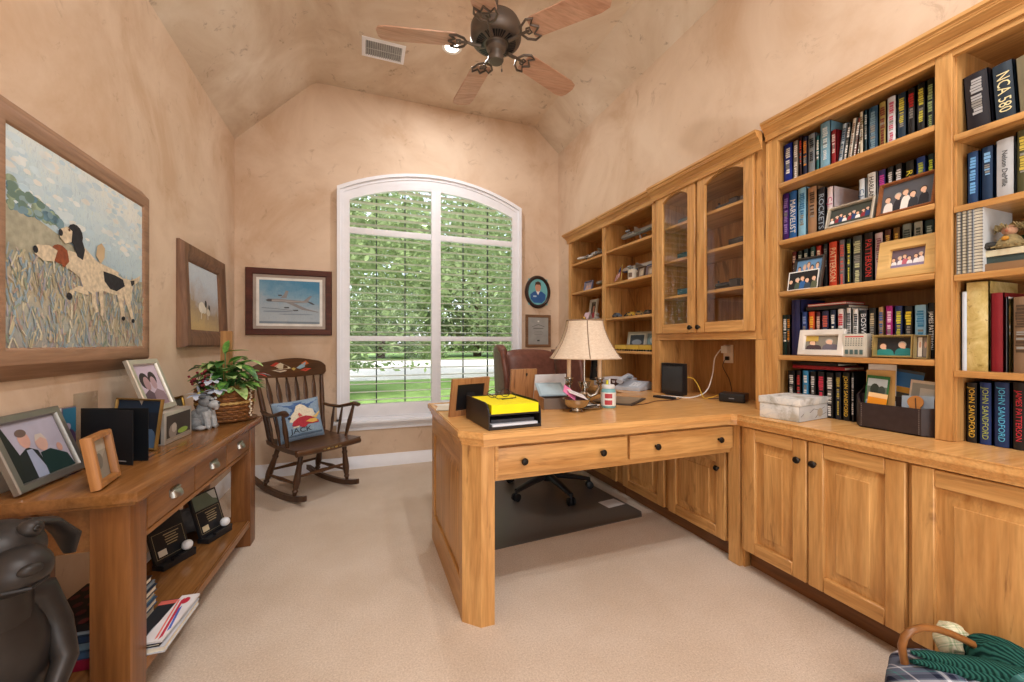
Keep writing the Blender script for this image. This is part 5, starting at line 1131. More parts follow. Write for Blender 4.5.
def seat_pt(u, v):
    y = -.315 + .44 * v; x = (-1 + 2 * u) * (SW - .03 * v); z = .372 + .012 * v + .012 * abs(2 * u - 1) ** 2 - .010 * math.sin(math.pi * v)
    return x, y, z
top = [[seat_pt(i / 12, j / 10) for i in range(13)] for j in range(11)]
V = [[b.v(p) for p in r_] for r_ in top]; W = [[b.v((p[0] * .97, p[1] + (.012 if j == 0 else 0), p[2] - .034)) for p in r_] for j, r_ in enumerate(top)]
for j in range(10):
    for i in range(12): b.f([V[j][i], V[j][i + 1], V[j + 1][i + 1], V[j + 1][i]], RKX, True); b.f([W[j][i], W[j + 1][i], W[j + 1][i + 1], W[j][i + 1]], RKX, True)
for i in range(12): b.f([V[0][i], W[0][i], W[0][i + 1], V[0][i + 1]], RKX); b.f([V[10][i], V[10][i + 1], W[10][i + 1], W[10][i]], RKX)
for j in range(10): b.f([V[j][0], V[j + 1][0], W[j + 1][0], W[j][0]], RKX); b.f([V[j][12], W[j][12], W[j + 1][12], V[j + 1][12]], RKX)
b.tube([(-.245, -.312, .357), (0, -.322, .353), (.245, -.312, .357)], .021, RKX, 12); b.build('seat', t)
b = B(); GOLD = flat('B89A52', .5)
for k in range(5): x = -.06 + .03 * k; b.sph((x, -.343, .357), (.012, .0018, .006), GOLD if k % 2 else flat('7A6A48', .5), 8, 6)
b.build('stencil', t)
for sx in (-1, 1):
    b = B(); turned(b, (sx * .205, .095, .37), (sx * .255, .205, .86), .018, RK, ((0, .7), (.1, 1), (.3, .85), (.5, 1.05), (.8, .9), (1, .7))); b.build('back_post', t)
for k in range(6):
    x = -.145 + .29 * k / 5; b = B(); p0, p1 = Vector((x, .10, .375)), Vector((x * 1.28, .205, .86)); fs = (0, .12, .35, .5, .68, .82, .9, 1); wd = (.007, .008, .009, .012, .021, .016, .009, .008)
    b.tube([p0.lerp(p1, f) for f in fs], wd, RK, 8, ry=[.006, .007, .007, .006, .006, .006, .006, .006]); b.build('back_slat', t)
b = B(); cz = []
for i in range(25):
    f = -1 + 2 * i / 24; e = abs(f); z0 = .842 - .008 * (1 - e) + (.02 if e > .92 else 0); z1 = .965 + .018 * math.cos(f * math.pi * .9) - (.035 * ((e - .72) / .28) ** 2 if e > .72 else 0); cz.append((f * .292, .205 - .035 * (1 - f * f) + .0, z0, z1))
b.loops([[(x, y - .011, z0) for x, y, z0, z1 in cz], [(x, y - .004, z1) for x, y, z0, z1 in cz], [(x, y + .016, z1) for x, y, z0, z1 in cz], [(x, y + .010, z0) for x, y, z0, z1 in cz], [(x, y - .011, z0) for x, y, z0, z1 in cz]], RKX, close=False, sm=False)
for e in (0, -1):
    x, y, z0, z1 = cz[e]; b.face([(x, y - .011, z0), (x, y - .004, z1), (x, y + .016, z1), (x, y + .010, z0)], RKX)
b.build('crest_rail', t)
b = B()   # painted bird motif
def on_crest(x, z): f = x / .292; return (x, .205 - .035 * (1 - f * f) - .0118 + (z - .84) / .13 * .007, z)
for pts, cc in (([(-.14, .925), (-.10, .95), (-.05, .925), (-.02, .905), (-.06, .90), (-.11, .905)], 'C8B89A'), ([(-.17, .93), (-.13, .955), (-.10, .945), (-.13, .92)], 'B03A2A'), ([(.02, .905), (.05, .925), (.10, .95), (.09, .91), (.05, .895)], '8EA8B4'), ([(.06, .94), (.10, .96), (.13, .935), (.09, .925)], 'C86A3A'), ([(-.02, .90), (0, .91), (.02, .90), (0, .885)], 'B89A52'), ([(-.16, .895), (-.10, .90), (-.05, .888), (-.10, .878)], 'D8C8B0'), ([(.05, .885), (.10, .90), (.15, .895), (.10, .875)], 'C84A38')):
    b.face([on_crest(*p) for p in pts], flat(cc, .5))
b.build('painted_motif', t)
for sx in (-1, 1):
    b = B(); pts = [(sx * .235, .15, .605), (sx * .25, .08, .592), (sx * .262, -.04, .59), (sx * .272, -.14, .612), (sx * .278, -.21, .628), (sx * .280, -.25, .618)]
    b.tube(pts, [.018, .020, .023, .027, .030, .022], RK, 12, ry=[.010, .011, .012, .014, .016, .014]); b.build('armrest', t)
    for y0, y1, r in ((.02, .03, .010), (-.07, -.08, .010), (-.17, -.20, .015)):
        b = B(); turned(b, (sx * .225, y0, .375), (sx * (.258 if y1 > -.1 else .273), y1, .598 if y1 > -.1 else .612), r, RK, ((0, .7), (.3, 1), (.5, 1.2), (.75, .9), (1, .7)), 8); b.build('arm_spindle', t)
t = thing('throw_pillow', 'blue needlepoint pillow with a red airplane, on the rocking chair', 'pillow', (0, 0, 0))
RM = Matrix.Translation(RC) @ Matrix.Rotation(R(RR), 4, 'Z'); pc = RM @ Vector((-.065, -.075, .384)); t.location = pc; t.rotation_euler = (R(-16), R(-3), R(RR - 4))
PB = flat('8CA4BC', .85, var=.12, sc=90)
b = B()
def pil(u, v, s_):
    x = (-1 + 2 * u); z = (-1 + 2 * v); e = (1 - x ** 4) * (1 - z ** 4); k = 1 - .06 * (1 - abs(x * z)) * (abs(x) > .9 or abs(z) > .9)
    return (x * .170 * (1 - .05 * (1 - z * z) * abs(x)), s_ * .055 * max(e, 0) ** .5, .155 + z * .150 * (1 - .05 * (1 - x * x) * abs(z)))
b.surf(lambda u, v: pil(u, v, -1), 20, 18, PB); b.surf(lambda u, v: pil(u, v, 1), 20, 18, flat('C8CCD0', .85)); bmesh.ops.remove_doubles(b.bm, verts=b.bm.verts[:], dist=.0004); b.build('cushion_cover', t)
b = B()
def patch(pts, cc, lift):
    # fan of small faces laid on the pillow front
    m = flat(cc, .85, var=.12, sc=90); c = (sum(p[0] for p in pts) / len(pts), sum(p[1] for p in pts) / len(pts)); N = 4
    def P(u, v): q = pil(u, v, -1); return (q[0], q[1] - lift, q[2])
    for i in range(len(pts)):
        a, d = pts[i], pts[(i + 1) % len(pts)]
        for k in range(N):
            f0, f1 = k / N, (k + 1) / N; q = [(c[0] + (a[0] - c[0]) * f0, c[1] + (a[1] - c[1]) * f0), (c[0] + (a[0] - c[0]) * f1, c[1] + (a[1] - c[1]) * f1), (c[0] + (d[0] - c[0]) * f1, c[1] + (d[1] - c[1]) * f1), (c[0] + (d[0] - c[0]) * f0, c[1] + (d[1] - c[1]) * f0)]
            if k == 0: q = q[:3]
            b.face([P(*e) for e in q], m)
patch([(.08, .55), (.08, .93), (.5, .93), (.92, .93), (.92, .55), (.5, .5)], '4A6A9A', .0012)
patch([(.08, .10), (.08, .50), (.5, .52), (.92, .5), (.92, .10), (.5, .1)], '8FA8BA', .0012)
patch([(.22, .46), (.28, .62), (.36, .70), (.42, .84), (.52, .88), (.60, .82), (.66, .74), (.76, .70), (.80, .56), (.6, .42), (.4, .42)], 'E6DCC4', .0030)
patch([(.26, .36), (.30, .46), (.42, .54), (.58, .56), (.70, .52), (.86, .40), (.86, .34), (.60, .34), (.52, .27), (.42, .32)], 'B03440', .0048)
patch([(.70, .50), (.80, .54), (.93, .62), (.93, .58), (.82, .47)], 'E8C478', .0062); patch([(.56, .42), (.66, .46), (.80, .46), (.84, .38), (.70, .36)], 'E0B45A', .0062); patch([(.42, .62), (.45, .66), (.52, .57), (.44, .55)], 'C86A60', .0062)
patch([(.28, .33), (.42, .345), (.40, .31), (.28, .30)], 'E6DCC4', .0062); patch([(.20, .56), (.23, .59), (.27, .57), (.26, .53), (.21, .53)], '2A2E38', .0062)
patch([(.08, .09), (.08, .14), (.5, .15), (.92, .14), (.92, .09), (.5, .09)], '5A7086', .0030)
b.build('needlepoint', t)
b = B(); b.text('JACK', .050, Matrix.Translation((-.02, -.0590, .075)) @ Matrix.Rotation(R(90 + 8), 4, 'X'), flat('26303C', .8), .0008, 1.3); b.build('stitched_lettering', t)
# ---------------------------------------------------------------- floor mat and desk chair
def matmat():
    m, n, p = newmat('mat_plastic'); setp(p, .30, 0, .4); mp = coords(n); a = noise(n, mp, 320, 2); r = ramp(n, [(.3, '544E4A'), (.7, '645E58')]); n.links.new(a.outputs[0], r.inputs[0]); n.links.new(r.outputs[0], p.inputs['Base Color']); bump(n, p, a.outputs[0], .06, .002); return m
t = thing('chair_mat', 'dark glossy plastic mat on the carpet under the desk chair', 'floor mat', (1.10, 2.70, .0005), (0, 0, R(4)))
b = B(); b.prism([(-.52, -.55), (-.49, -.62), (.52, -.62), (.57, -.56), (.57, .30), (.52, .36), (-.36, .36), (-.40, .30)], 'xy', 0, .0035, matmat(), bev=.001); b.build('mat_sheet', t)
t = thing('pale_sheet', 'pale flat sheet standing for a reflection on the dark mat by the cabinet doors', 'paper', (1.60, 2.36, .0047), (0, 0, R(8)))  # bright reflection on the mat, added as a thin pale sheet
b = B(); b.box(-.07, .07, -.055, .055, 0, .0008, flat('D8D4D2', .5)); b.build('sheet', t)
t = thing('desk_chair', 'brown leather wing-back desk chair behind the desk', 'office chair', (1.30, 2.74, .0045), (0, 0, R(4)))
b = B()
b.lathe([(.001, .075), (.035, .075), (.04, .10), (.032, .13), (.03, .14), (.001, .14)], BLKG, 20)
for k in range(5):
    a = R(-90 + 72 * k); b.tube([(.02 * math.cos(a), .02 * math.sin(a), .115), (.18 * math.cos(a), .18 * math.sin(a), .095), (.32 * math.cos(a), .32 * math.sin(a), .072)], [.030, .026, .018], BLKG, 8, ry=[.024, .020, .014])
bs = b.build('star_base', t)
for k in range(5):
    a = R(-90 + 72 * k); c = Vector((.32 * math.cos(a), .32 * math.sin(a), 0)); tn = Vector((-math.sin(a), math.cos(a), 0)); b = B()
    for s_ in (-1, 1): p = c + tn * .015 * s_ + Vector((0, 0, .0275)); b.tube([p - tn * .009, p - tn * .007, p + tn * .007, p + tn * .009], [.022, .027, .027, .022], BLACK, 16)
    b.tube([c + Vector((0, 0, .03)), c + Vector((0, 0, .075))], .008, BLKG, 8); b.build('caster', bs)
b = B(); b.tube([(0, 0, .13), (0, 0, .30), (0, 0, .36)], [.028, .028, .022], BLKG, 16); b.box(-.12, .12, -.14, .14, .355, .39, BLACK, .006); b.build('gas_column', t)
b = B(); b.box(-.30, .30, -.30, .24, .392, .43, LEATH, .015, 3); b.box(-.255, .255, -.31, .22, .43, .53, LEATH, .04, 4); b.build('seat', t)
b = B()
def backf(s_):
    def fn(u, v):
        x = -1 + 2 * u; z = .50 + .545 * v; e = max(0, (1 - abs(x) ** 6) * (1 - (2 * v - 1) ** 8)); top = -.03 * abs(x) ** 3 * (v > .8) * (v - .8) / .2
        return (x * .235, .24 + .09 * v + s_ * (.012 + .055 * e ** .5) - .02 * math.cos(x * 1.5) * (s_ < 0), z + top)
    return fn
b.surf(backf(-1), 18, 18, LEATH); b.surf(backf(1), 18, 18, LEATH); bmesh.ops.remove_doubles(b.bm, verts=b.bm.verts[:], dist=.001); b.build('backrest', t)
for sx in (-1, 1):
    b = B(); L = []
    for i in range(15):
        f = i / 14; z = .52 + .52 * f; d = .10 + .10 * math.sin(min(1, f * 1.15) * math.pi * .8)
        L.append([(sx * .245, .32 + .06 * f, z), (sx * .285, .33 + .05 * f, z), (sx * (.325 + .01 * f), .22, z), (sx * (.33 + .015 * f), .24 - d, z), (sx * (.30 + .01 * f), .225 - d, z), (sx * .262, .20, z)])
    b.loops(L, LEATH, cap0=True, cap1=True, sm=True)
    pts = [(sx * (.315 + .014 * i / 14), .228 - (.10 + .10 * math.sin(min(1, i / 14 * 1.15) * math.pi * .8)), .53 + .50 * i / 14) for i in range(15)] + [(sx * .325, .12, 1.052), (sx * .31, .22, 1.055), (sx * .28, .33, 1.045)]
    b.tube(pts, [.022] * 14 + [.030, .034, .030, .022], LEATH, 10); b.build('wing', t)
for sx in (-1, 1):
    b = B(); b.tube([(sx * .315, .22, .63), (sx * .325, .05, .645), (sx * .325, -.16, .635), (sx * .32, -.22, .60)], [.04, .042, .045, .035], LEATH, 12); b.box(sx * .30, sx * .345, -.20, .20, .43, .62, LEATH, .012); b.build('armrest', t)

# ---------------------------------------------------------------- table lamp
t = thing('table_lamp', 'silver candelabra lamp with a beige bell shade on the desk', 'lamp', (1.150, 1.955, .758), (0, 0, R(-22)))
SV = flat('B9B4AC', .18, 1.0, var=.05)
b = B(); b.lathe([(.001, 0), (.078, 0), (.080, .006), (.070, .012), (.045, .020), (.022, .032), (.014, .05), (.018, .062), (.013, .075), (.020, .092), (.030, .108), (.033, .122), (.036, .126), (.036, .130), (.012, .132), (.001, .132)], SV, 28); b.build('base', t)
b = B(); b.tube([(0, 0, .13), (0, 0, .43)], .0055, SV, 10); b.build('stem', t)
for sx in (-1, 1):
    b = B(); b.tube([(sx * .010, 0, .068), (sx * .035, 0, .050), (sx * .065, 0, .062), (sx * .082, 0, .095), (sx * .084, 0, .118)], [.010, .010, .009, .008, .010], SV, 10)
    b.lathe([(.001, .0), (.012, .0), (.022, .012), (.016, .02), (.020, .032), (.026, .036), (.026, .040), (.012, .042), (.001, .042)], SV, 20, c=(sx * .084, 0, .112)); b.build('arm', t)
    b = B(); b.lathe([(.001, 0), (.0115, 0), (.0115, .135), (.004, .140), (.001, .14)], flat('E8CBA8', .45), 18, c=(sx * .084, 0, .1545)); b.build('candle', t)
def shade():
    m, n, p = newmat('shade_fabric'); setp(p, .85, 0, .15); mp = coords(n, (1, 1, 2.2)); a = noise(n, mp, 70, 4, .7); r = ramp(n, [(.3, 'CDB9A2'), (.7, 'E2D2BE')]); n.links.new(a.outputs[0], r.inputs[0]); n.links.new(r.outputs[0], p.inputs['Base Color']); bump(n, p, a.outputs[0], .2, .002); return m
SF = shade(); NS = 6
def shr(f): return .105 + (.205 - .105) * (f ** 1.9 * .75 + f * .25)
b = B(); L = []
for i in range(13):
    f = i / 12; r0 = shr(f); z = .465 - .205 * f; ring = []
    for k in range(NS):
        a0 = R(30 + 60 * k); a1 = R(30 + 60 * (k + 1))
        for q in range(4):
            u = q / 4; p = Vector((math.cos(a0), math.sin(a0), 0)).lerp(Vector((math.cos(a1), math.sin(a1), 0)), u); p = p * (1 + .05 * math.sin(u * math.pi)); ring.append((p.x * r0, p.y * r0, z))
    L.append(ring)
b.loops(L, SF, sm=True); b.build('shade', t, norm=True, angle=70)
b = B(); TRM = flat('8A7460', .8)
for k in range(NS):
    a0 = R(30 + 60 * k); b.tube([(shr(i / 12) * 1.004 * math.cos(a0), shr(i / 12) * 1.004 * math.sin(a0), .465 - .205 * i / 12) for i in range(13)], .0028, TRM, 5)
for rr, i in ((L[0], .006), (L[-1], .006)): b.tube([Vector(p) * 1.0 for p in rr + rr[:1]], i * .6, TRM if rr is L[0] else flat('C9B49C', .8), 6, cap=False)
b.build('shade_trim', t)
b = B(); b.tube([(0, 0, .43), (0, 0, .47)], .004, BRASS, 8); b.sph((0, 0, .478), .010, BRASS, 12, 8)
for k in range(3): a = R(120 * k + 30); b.tube([(0, 0, .452), (.103 * math.cos(a), .103 * math.sin(a), .462)], .002, BRASS, 6)
b.build('finial', t)
# ---------------------------------------------------------------- things on the desk
ZD = .7578
t = thing('letter_tray', 'black two-level letter tray at the front corner of the desk', 'letter tray', (.570, 1.665, ZD), (0, 0, R(3)))
TM = flat('26211F', .4); b = B()
prof = [(-.15, 0), (.15, 0), (.15, .105), (-.10, .105), (-.125, .098), (-.142, .08), (-.15, .06)]
for x in (-.115, .110): b.prism(prof, 'yz', x, x + .005, TM, bev=.001)
b.box(-.110, .110, -.148, .15, 0, .004, TM); b.box(-.110, .110, -.145, .15, .058, .062, TM); b.box(-.110, .110, .146, .15, .004, .10, TM); b.box(-.110, .110, -.148, -.143, .004, .012, TM); b.box(-.110, .110, -.146, -.141, .055, .066, TM); b.build('tray', t); t.children[0].name = 'tray_shell'
def sheets(label, loc, w, d, n_, col, rz, group=None, cat='paper', name='paper_stack', edge=None):
    t = thing(name, label, cat, loc, (0, 0, R(rz)), group); b = B(); b.box(-w / 2, w / 2, -d / 2, d / 2, 0, n_, flat(col, .6, var=.03)); b.build('sheets', t); return t
sheets('bright yellow sheets in the top of the black letter tray', (.570, 1.655, ZD + .0626), .205, .28, .036, 'F2E200', 3)
sheets('white papers in the lower level of the black letter tray', (.570, 1.655, ZD + .0045), .20, .27, .016, 'D6DCE6', 4)
sheets('grey folder lying on the white papers inside the letter tray', (.575, 1.67, ZD + .0211), .19, .24, .012, '4A4A50', 2, name='folder', cat='folder')
t = thing('eyeglasses', 'folded eyeglasses lying on the yellow sheets', 'glasses', (.575, 1.70, ZD + .100), (0, 0, R(10)))
GF = flat('2A2420', .3); b = B()
for sx in (-1, 1): b.tube([(sx * .032 + .024 * math.cos(k * .524), .012 + .004 * math.sin(k * .524), .019 + .017 * math.sin(k * .524)) for k in range(13)], .0018, GF, 6, cap=False)
b.tube([(-.009, .010, .022), (0, .008, .026), (.009, .010, .022)], .0016, GF, 6); b.build('rims', t)
b = B()
for sx in (-1, 1): b.tube([(sx * .058, .014, .024), (sx * .058, -.03, .018), (sx * .045, -.060, .005), (-sx * .03, -.066 - .004 * sx, .003)], .0017, GF, 6)
b.build('temples', t); b = B()
for sx in (-1, 1): b.face([(sx * .032 + .022 * math.cos(k * .524), .012 + .004 * math.sin(k * .524), .019 + .015 * math.sin(k * .524)) for k in range(12)], ACRYL)
b.build('lenses', t)
OAK = wood('plywood_back', 'B8865A', '96683E', 'z', knots=.6)
def back_frame(label, loc, rz, w, h, fm, easel=True, knots=False):
    """picture frame turned away: wooden rim and backing towards the camera"""
    t = thing('framed_photo', label, 'framed photo', loc, (R(9), 0, R(rz)))
    b = B(); frame_loops(b, w, h, [(0, .0), (0, .016), (.028, .016), (.028, .010)], fm); b.build('frame', t)
    b = B(); b.box(-w / 2 + .027, w / 2 - .027, -.0105, -.006, .027, h - .027, BLACK if easel else fm); b.build('backing', t)
    b = B(); b.box(-w / 2 + .025, w / 2 - .025, -.004, -.001, .025, h - .025, flat('A8A29A', .5)); b.build('picture', t)
    if easel: b = B(); b.prism([(-.030, 0.0), (.030, 0.0), (.022, h * .62), (-.022, h * .62)], 'xz', -.0135, -.0110, BLACK); bmesh.ops.rotate(b.bm, cent=(0, -.012, h * .62), matrix=Matrix.Rotation(R(-24), 3, 'X'), verts=b.bm.verts[:]); b.build('easel_stand', t)
    return t
back_frame('oak picture frame seen from behind, black easel open, beside the letter tray', (.475, 1.905, ZD), 22, .215, .180, OAK)
t = thing('wooden_plaque', 'knotty wooden plaque seen from behind, in front of the leather chair', 'plaque', (.905, 2.27, ZD), (R(6), 0, R(4)))
b = B(); b.box(-.085, .085, -.02, 0, 0, .190, OAK, .003); b.build('board', t)
b = B(); b.lathe([(.001, 0), (.006, 0), (.006, .002), (.001, .002)], BLACK, 12); bmesh.ops.transform(b.bm, matrix=Matrix.Translation((.015, -.0202, .16)) @ Matrix.Rotation(R(90), 4, 'X'), verts=b.bm.verts[:])
b.box(.012, .018, -.0225, -.0202, .148, .160, BLACK); b.build('hanger', t)
t = thing('picture_card', 'white backed picture standing behind the small blue box', 'card', (1.075, 2.255, ZD), (R(10), 0, R(2)))
b = B(); b.box(-.105, .105, -.008, 0, .0, .155, flat('E4E6EA', .5), .001); b.box(-.105, .02, -.0086, -.008, 0, .06, flat('C99A70', .6)); b.build('card_back', t)
t = thing('storage_box', 'small wooden box with a pale blue lid tilted open, beside the silver bowl', 'box', (.955, 1.925, ZD), (0, 0, R(-10)))
b = B(); bw = wood('box_wood', 'A87848', '7E5630', 'x'); b.box(-.075, .075, -.06, .06, 0, .004, bw)
for a_ in ((-.075, .075, -.06, -.056), (-.075, .075, .056, .06), (-.075, -.071, -.056, .056), (.071, .075, -.056, .056)): b.box(*a_, .004, .058, bw if a_[0] < -.07 and a_[1] < 0 else flat('6E5E52', .5))
b.build('body', t); b = B(); b.box(-.075, .075, -.003, .003, 0, .122, flat('9FB8C6', .45)); b.box(-.062, .062, -.0036, -.003, .01, .11, flat('B4CCD8', .4)); b.build('lid', t, loc=(0, .03, .0595), rot=(R(-62), 0, 0))
t = thing('silver_bowl', 'small footed silver bowl holding pink and white notes', 'bowl', (1.000, 1.775, ZD), (0, 0, 0))
b = B(); b.lathe([(.001, .001), (.034, 0), (.036, .004), (.026, .010), (.024, .016), (.042, .024), (.058, .040), (.066, .058), (.069, .066), (.066, .066), (.055, .042), (.040, .027), (.001, .022)], SV, 32); b.build('bowl', t); t.children[0].name = 'bowl_body'
def note(label, loc, rx, ry, rz, w, h, col, marks=()):
    t = thing('note', label, 'note', loc, (R(rx), R(ry), R(rz))); b = B(); b.box(-w / 2, w / 2, -h / 2, h / 2, 0, .001, flat(col, .6)); b.T = Matrix.Translation((0, 0, .0012)) @ Matrix.Rotation(R(-90), 4, 'X')
    for m_ in marks: pass
    b.build('sheet', t)
    if marks:
        b = B()
        for x0, y0, x1, y1, c_ in marks: b.box(x0, x1, y0, y1, .001, .0012, flat(c_))
        b.build('writing', t)
    return t
note('pink note sticking out of the silver bowl', (.975, 1.80, ZD + .095), 18, 38, -20, .075, .10, 'F08AB8')
note('white scribbled note lying across the silver bowl', (1.005, 1.785, ZD + .0885), 8, 22, -14, .10, .095, 'ECE8EA', ((-.03, .01, .02, .013, 'A8A4A8'), (-.02, -.01, .03, -.007, 'A8A4A8'), (-.03, -.03, .01, -.027, 'A8A4A8')))
t = thing('silver_dish', 'flat silver dish with pens in front of the lamp', 'dish', (1.115, 1.835, ZD), (0, 0, R(12)))
b = B(); b.lathe([(.001, 0), (.05, 0), (.062, .008), (.064, .010), (.060, .010), (.05, .003), (.001, .003)], SV, 30, sx=1.15, sy=.8); b.build('dish_body', t)
for i, (cc, rz, la) in enumerate((('2A2A30', 20, 'dark pen lying in the flat silver dish'), ('D8D4CC', -8, 'white pen lying in the flat silver dish'))):
    t = thing('pen', la, 'pen', (1.115, 1.828 + .022 * i, ZD + .0155), (0, 0, R(rz))); b = B(); b.tube([(-.06, 0, 0), (-.055, 0, 0), (.05, 0, 0), (.062, 0, 0)], [.003, .0042, .0042, .0012], flat(cc, .35), 10); b.build('barrel', t); b = B(); b.tube([(-.055, 0, .0044), (-.03, 0, .0048)], .0012, SILVER, 6); b.build('clip', t)
t = thing('pill_bottle', 'teal labelled plastic jar with red blocks, right of the lamp base', 'jar', (1.232, 1.845, ZD), (0, 0, R(-25)))
t.name = 'label_jar'
b = B(); b.lathe([(.001, 0), (.036, 0), (.039, .004), (.039, .085), (.034, .098), (.030, .101), (.001, .101)], flat('7FB4BA', .3), 28); b.build('jar_body', t)
b = B(); b.lathe([(.0395, .012), (.0395, .082)], flat('E8E8E4', .4), 28, cap=False); b.build('label', t)
b = B()
for a0, a1, z0, z1 in ((-2.2, -1.2, .052, .076), (-2.2, -1.2, .018, .042)): b.loops([[(.0398 * math.cos(a0 + (a1 - a0) * i / 8), .0398 * math.sin(a0 + (a1 - a0) * i / 8), z) for i in range(9)] for z in (z0, z1)], flat('B8424A', .4), close=False)
b.build('label_print', t)
b = B(); b.lathe([(.001, .101), (.033, .1015), (.034, .104), (.034, .118), (.030, .121), (.001, .121)], flat('E4E6E6', .4), 28); b.build('lid', t)
t = thing('highlighter', 'yellow and white marker caps standing on the labelled jar lid', 'marker', (1.236, 1.85, ZD + .1216)); b = B(); b.tube([(-.008, 0, 0), (-.008, 0, .022)], .006, flat('E4DC3A', .4), 10); b.tube([(.010, .005, 0), (.010, .005, .030)], .005, flat('E8E8E8', .4), 10); b.build('caps', t)
t = thing('writing_pad', 'dark edged writing pad lying on the desk between lamp and counter', 'pad', (1.42, 2.02, ZD), (0, 0, R(38)))
b = B(); b.box(-.15, .15, -.12, .12, 0, .008, flat('4A4038', .5), .002); b.build('board', t); b = B(); b.box(-.135, .135, -.105, .105, .0082, .0105, flat('8E7C66', .6)); b.build('sheet', t)
t = thing('remote_control', 'small black remote lying on the counter in front of the router', 'remote', (1.755, 2.02, ZD), (0, 0, R(-72)))
b = B(); b.box(-.07, .07, -.018, .018, 0, .014, BLKG, .004); b.build('case', t); b = B()
for k in range(6): b.box(-.05 + .016 * k, -.042 + .016 * k, -.008, .008, .0141, .0152, flat('55585C'))
b.build('buttons', t)
for i, (x, y, rz, la, cc) in enumerate(((.435, 2.18, 8, 'white paper sheet at the back left corner of the desk', 'E2E2DE'), (.415, 2.10, -14, 'cream paper sheet overlapping the white one at the desk corner', 'D8D0BE'))): sheets(la, (x, y, ZD + .0004 + .0022 * i), .10, .15, .002, cc, rz, name='pale_sheet')
# telephone, papers
t = thing('telephone', 'pale grey desk telephone with its handset on, beside the shelf stile', 'telephone', (1.885, 2.50, ZD), (0, 0, R(-62)))
PH = flat('B8BEC8', .4); b = B(); b.prism([(-.10, 0), (.10, 0), (.10, .055), (.06, .060), (-.10, .022)], 'yz', -.10, .10, PH, bev=.004); b.build('base', t)
b = B(); b.tube([(-.065, -.09, .058), (-.068, -.06, .072), (-.068, .0, .086), (-.066, .06, .094), (-.064, .088, .084)], [.026, .024, .018, .024, .027], PH, 12, ry=[.016, .016, .013, .017, .018]); b.build('handset', t)
b = B(); A_ = math.atan2(.038, .16)
for r_ in range(4):
    for c_ in range(3): y = -.07 + .024 * r_; z = .022 + (y + .10) * .2375; b.box(.0 + .024 * c_, .016 + .024 * c_, y, y + .014, z + .001, z + .0065, flat('E4E6EA', .4), .001)
b.build('keypad', t)
for i, (x, y, rz, w_, d_, h_, cc, la) in enumerate(((1.93, 2.755, 8, .24, .30, .035, 'A8A4A8', 'grey paper pile on the counter in the open shelf bay, lowest'), (1.92, 2.75, -8, .20, .28, .018, 'C2C0C8', 'pale paper pile resting on the grey pile in the open bay'), (1.93, 2.74, 20, .16, .22, .012, 'DAD8DC', 'white papers on top of the pile in the open bay'))): sheets(la, (x, y, ZD + .0004 + (.0, .0356, .0542)[i]), w_, d_, h_, cc, rz)
t = thing('leather_wallet', 'brown leather wallet leaning on papers behind the telephone', 'wallet', (1.80, 2.62, ZD), (R(-14), 0, R(-80))); b = B(); b.box(-.07, .07, 0, .018, 0, .07, flat('4A2A20', .4), .005); b.build('cover', t)
photo_frame('dark framed dark photo on the counter in the bay behind the lamp', (2.02, 3.20, ZD), -70, 8, .16, .20, .014, flat('1E1A18', .4), [('e', .5, .55, .16, .18, '7A4A34'), ('p', [(.2, 0), (.25, .3), (.5, .4), (.75, .3), (.8, 0)], '2A2622')], '191614')
# router and boxes
t = thing('router', 'upright black router in the recess under the glass doors', 'router', (1.905, 2.125, ZD), (0, 0, R(-82)))
b = B(); b.box(-.088, .088, 0, .042, .006, .210, BLKG, .006); b.box(-.05, .05, -.006, .05, 0, .007, BLKG, .002); b.build('case', t); b = B(); b.box(-.078, .078, -.0014, 0, .030, .190, flat('34373A', .45), .0005)
for k in range(9): b.box(-.074, .074, -.0018, -.0008, .192 + .0016 * k, .1928 + .0016 * k, BLACK)
b.build('front_panel', t)
t = thing('modem_box', 'low black box with a rounded front on the counter near the map box', 'modem', (2.035, 1.765, ZD), (0, 0, R(-62)))
b = B(); b.box(-.068, .068, -.055, .055, .003, .052, BLKG, .008, 3); b.box(-.05, .05, -.04, .04, 0, .004, BLACK); b.build('case', t); b = B(); b.box(-.014, .014, -.0558, -.0548, .022, .026, flat('8A8C90')); b.build('lettering', t)
t = thing('wall_outlet', 'white outlet plate with adapters on the recess back panel', 'outlet', (2.216, 1.96, 1.03), RZ)
b = B(); b.box(-.036, .036, -.006, 0, -.058, .058, flat('E8DDD2', .4), .002); b.build('plate', t); b = B(); b.box(-.026, .020, -.040, -.006, .005, .052, WHITE, .004); b.build('adapter', t); b = B(); b.box(-.012, .012, -.022, -.006, -.040, -.016, BLACK, .003); b.build('plug', t)
def cable(label, pts, r, cc, name='cable'):
    t = thing(name, label, 'cable', (0, 0, 0)); P = [Vector(p) for p in pts]; Q = []
    for i in range(len(P) - 1):
        p0, p1, p2, p3 = P[max(0, i - 1)], P[i], P[i + 1], P[min(len(P) - 1, i + 2)]
        for k in range(6): f = k / 6; Q.append(.5 * ((2 * p1) + (p2 - p0) * f + (2 * p0 - 5 * p1 + 4 * p2 - p3) * f * f + (3 * p1 - p0 - 3 * p2 + p3) * f ** 3))
    Q.append(P[-1]); t.location = Q[0]; b = B(); b.tube([q - Q[0] for q in Q], r, flat(cc, .5), 7); b.build('cord', t); return t
cable('white cable hanging from the outlet down to the counter', [(2.176, 1.985, 1.06), (2.14, 2.0, 1.00), (2.10, 1.98, .90), (2.03, 1.96, .80), (1.93, 1.97, ZD + .005), (1.84, 2.03, ZD + .005), (1.80, 2.10, ZD + .005)], .0036, 'E6E2DC')
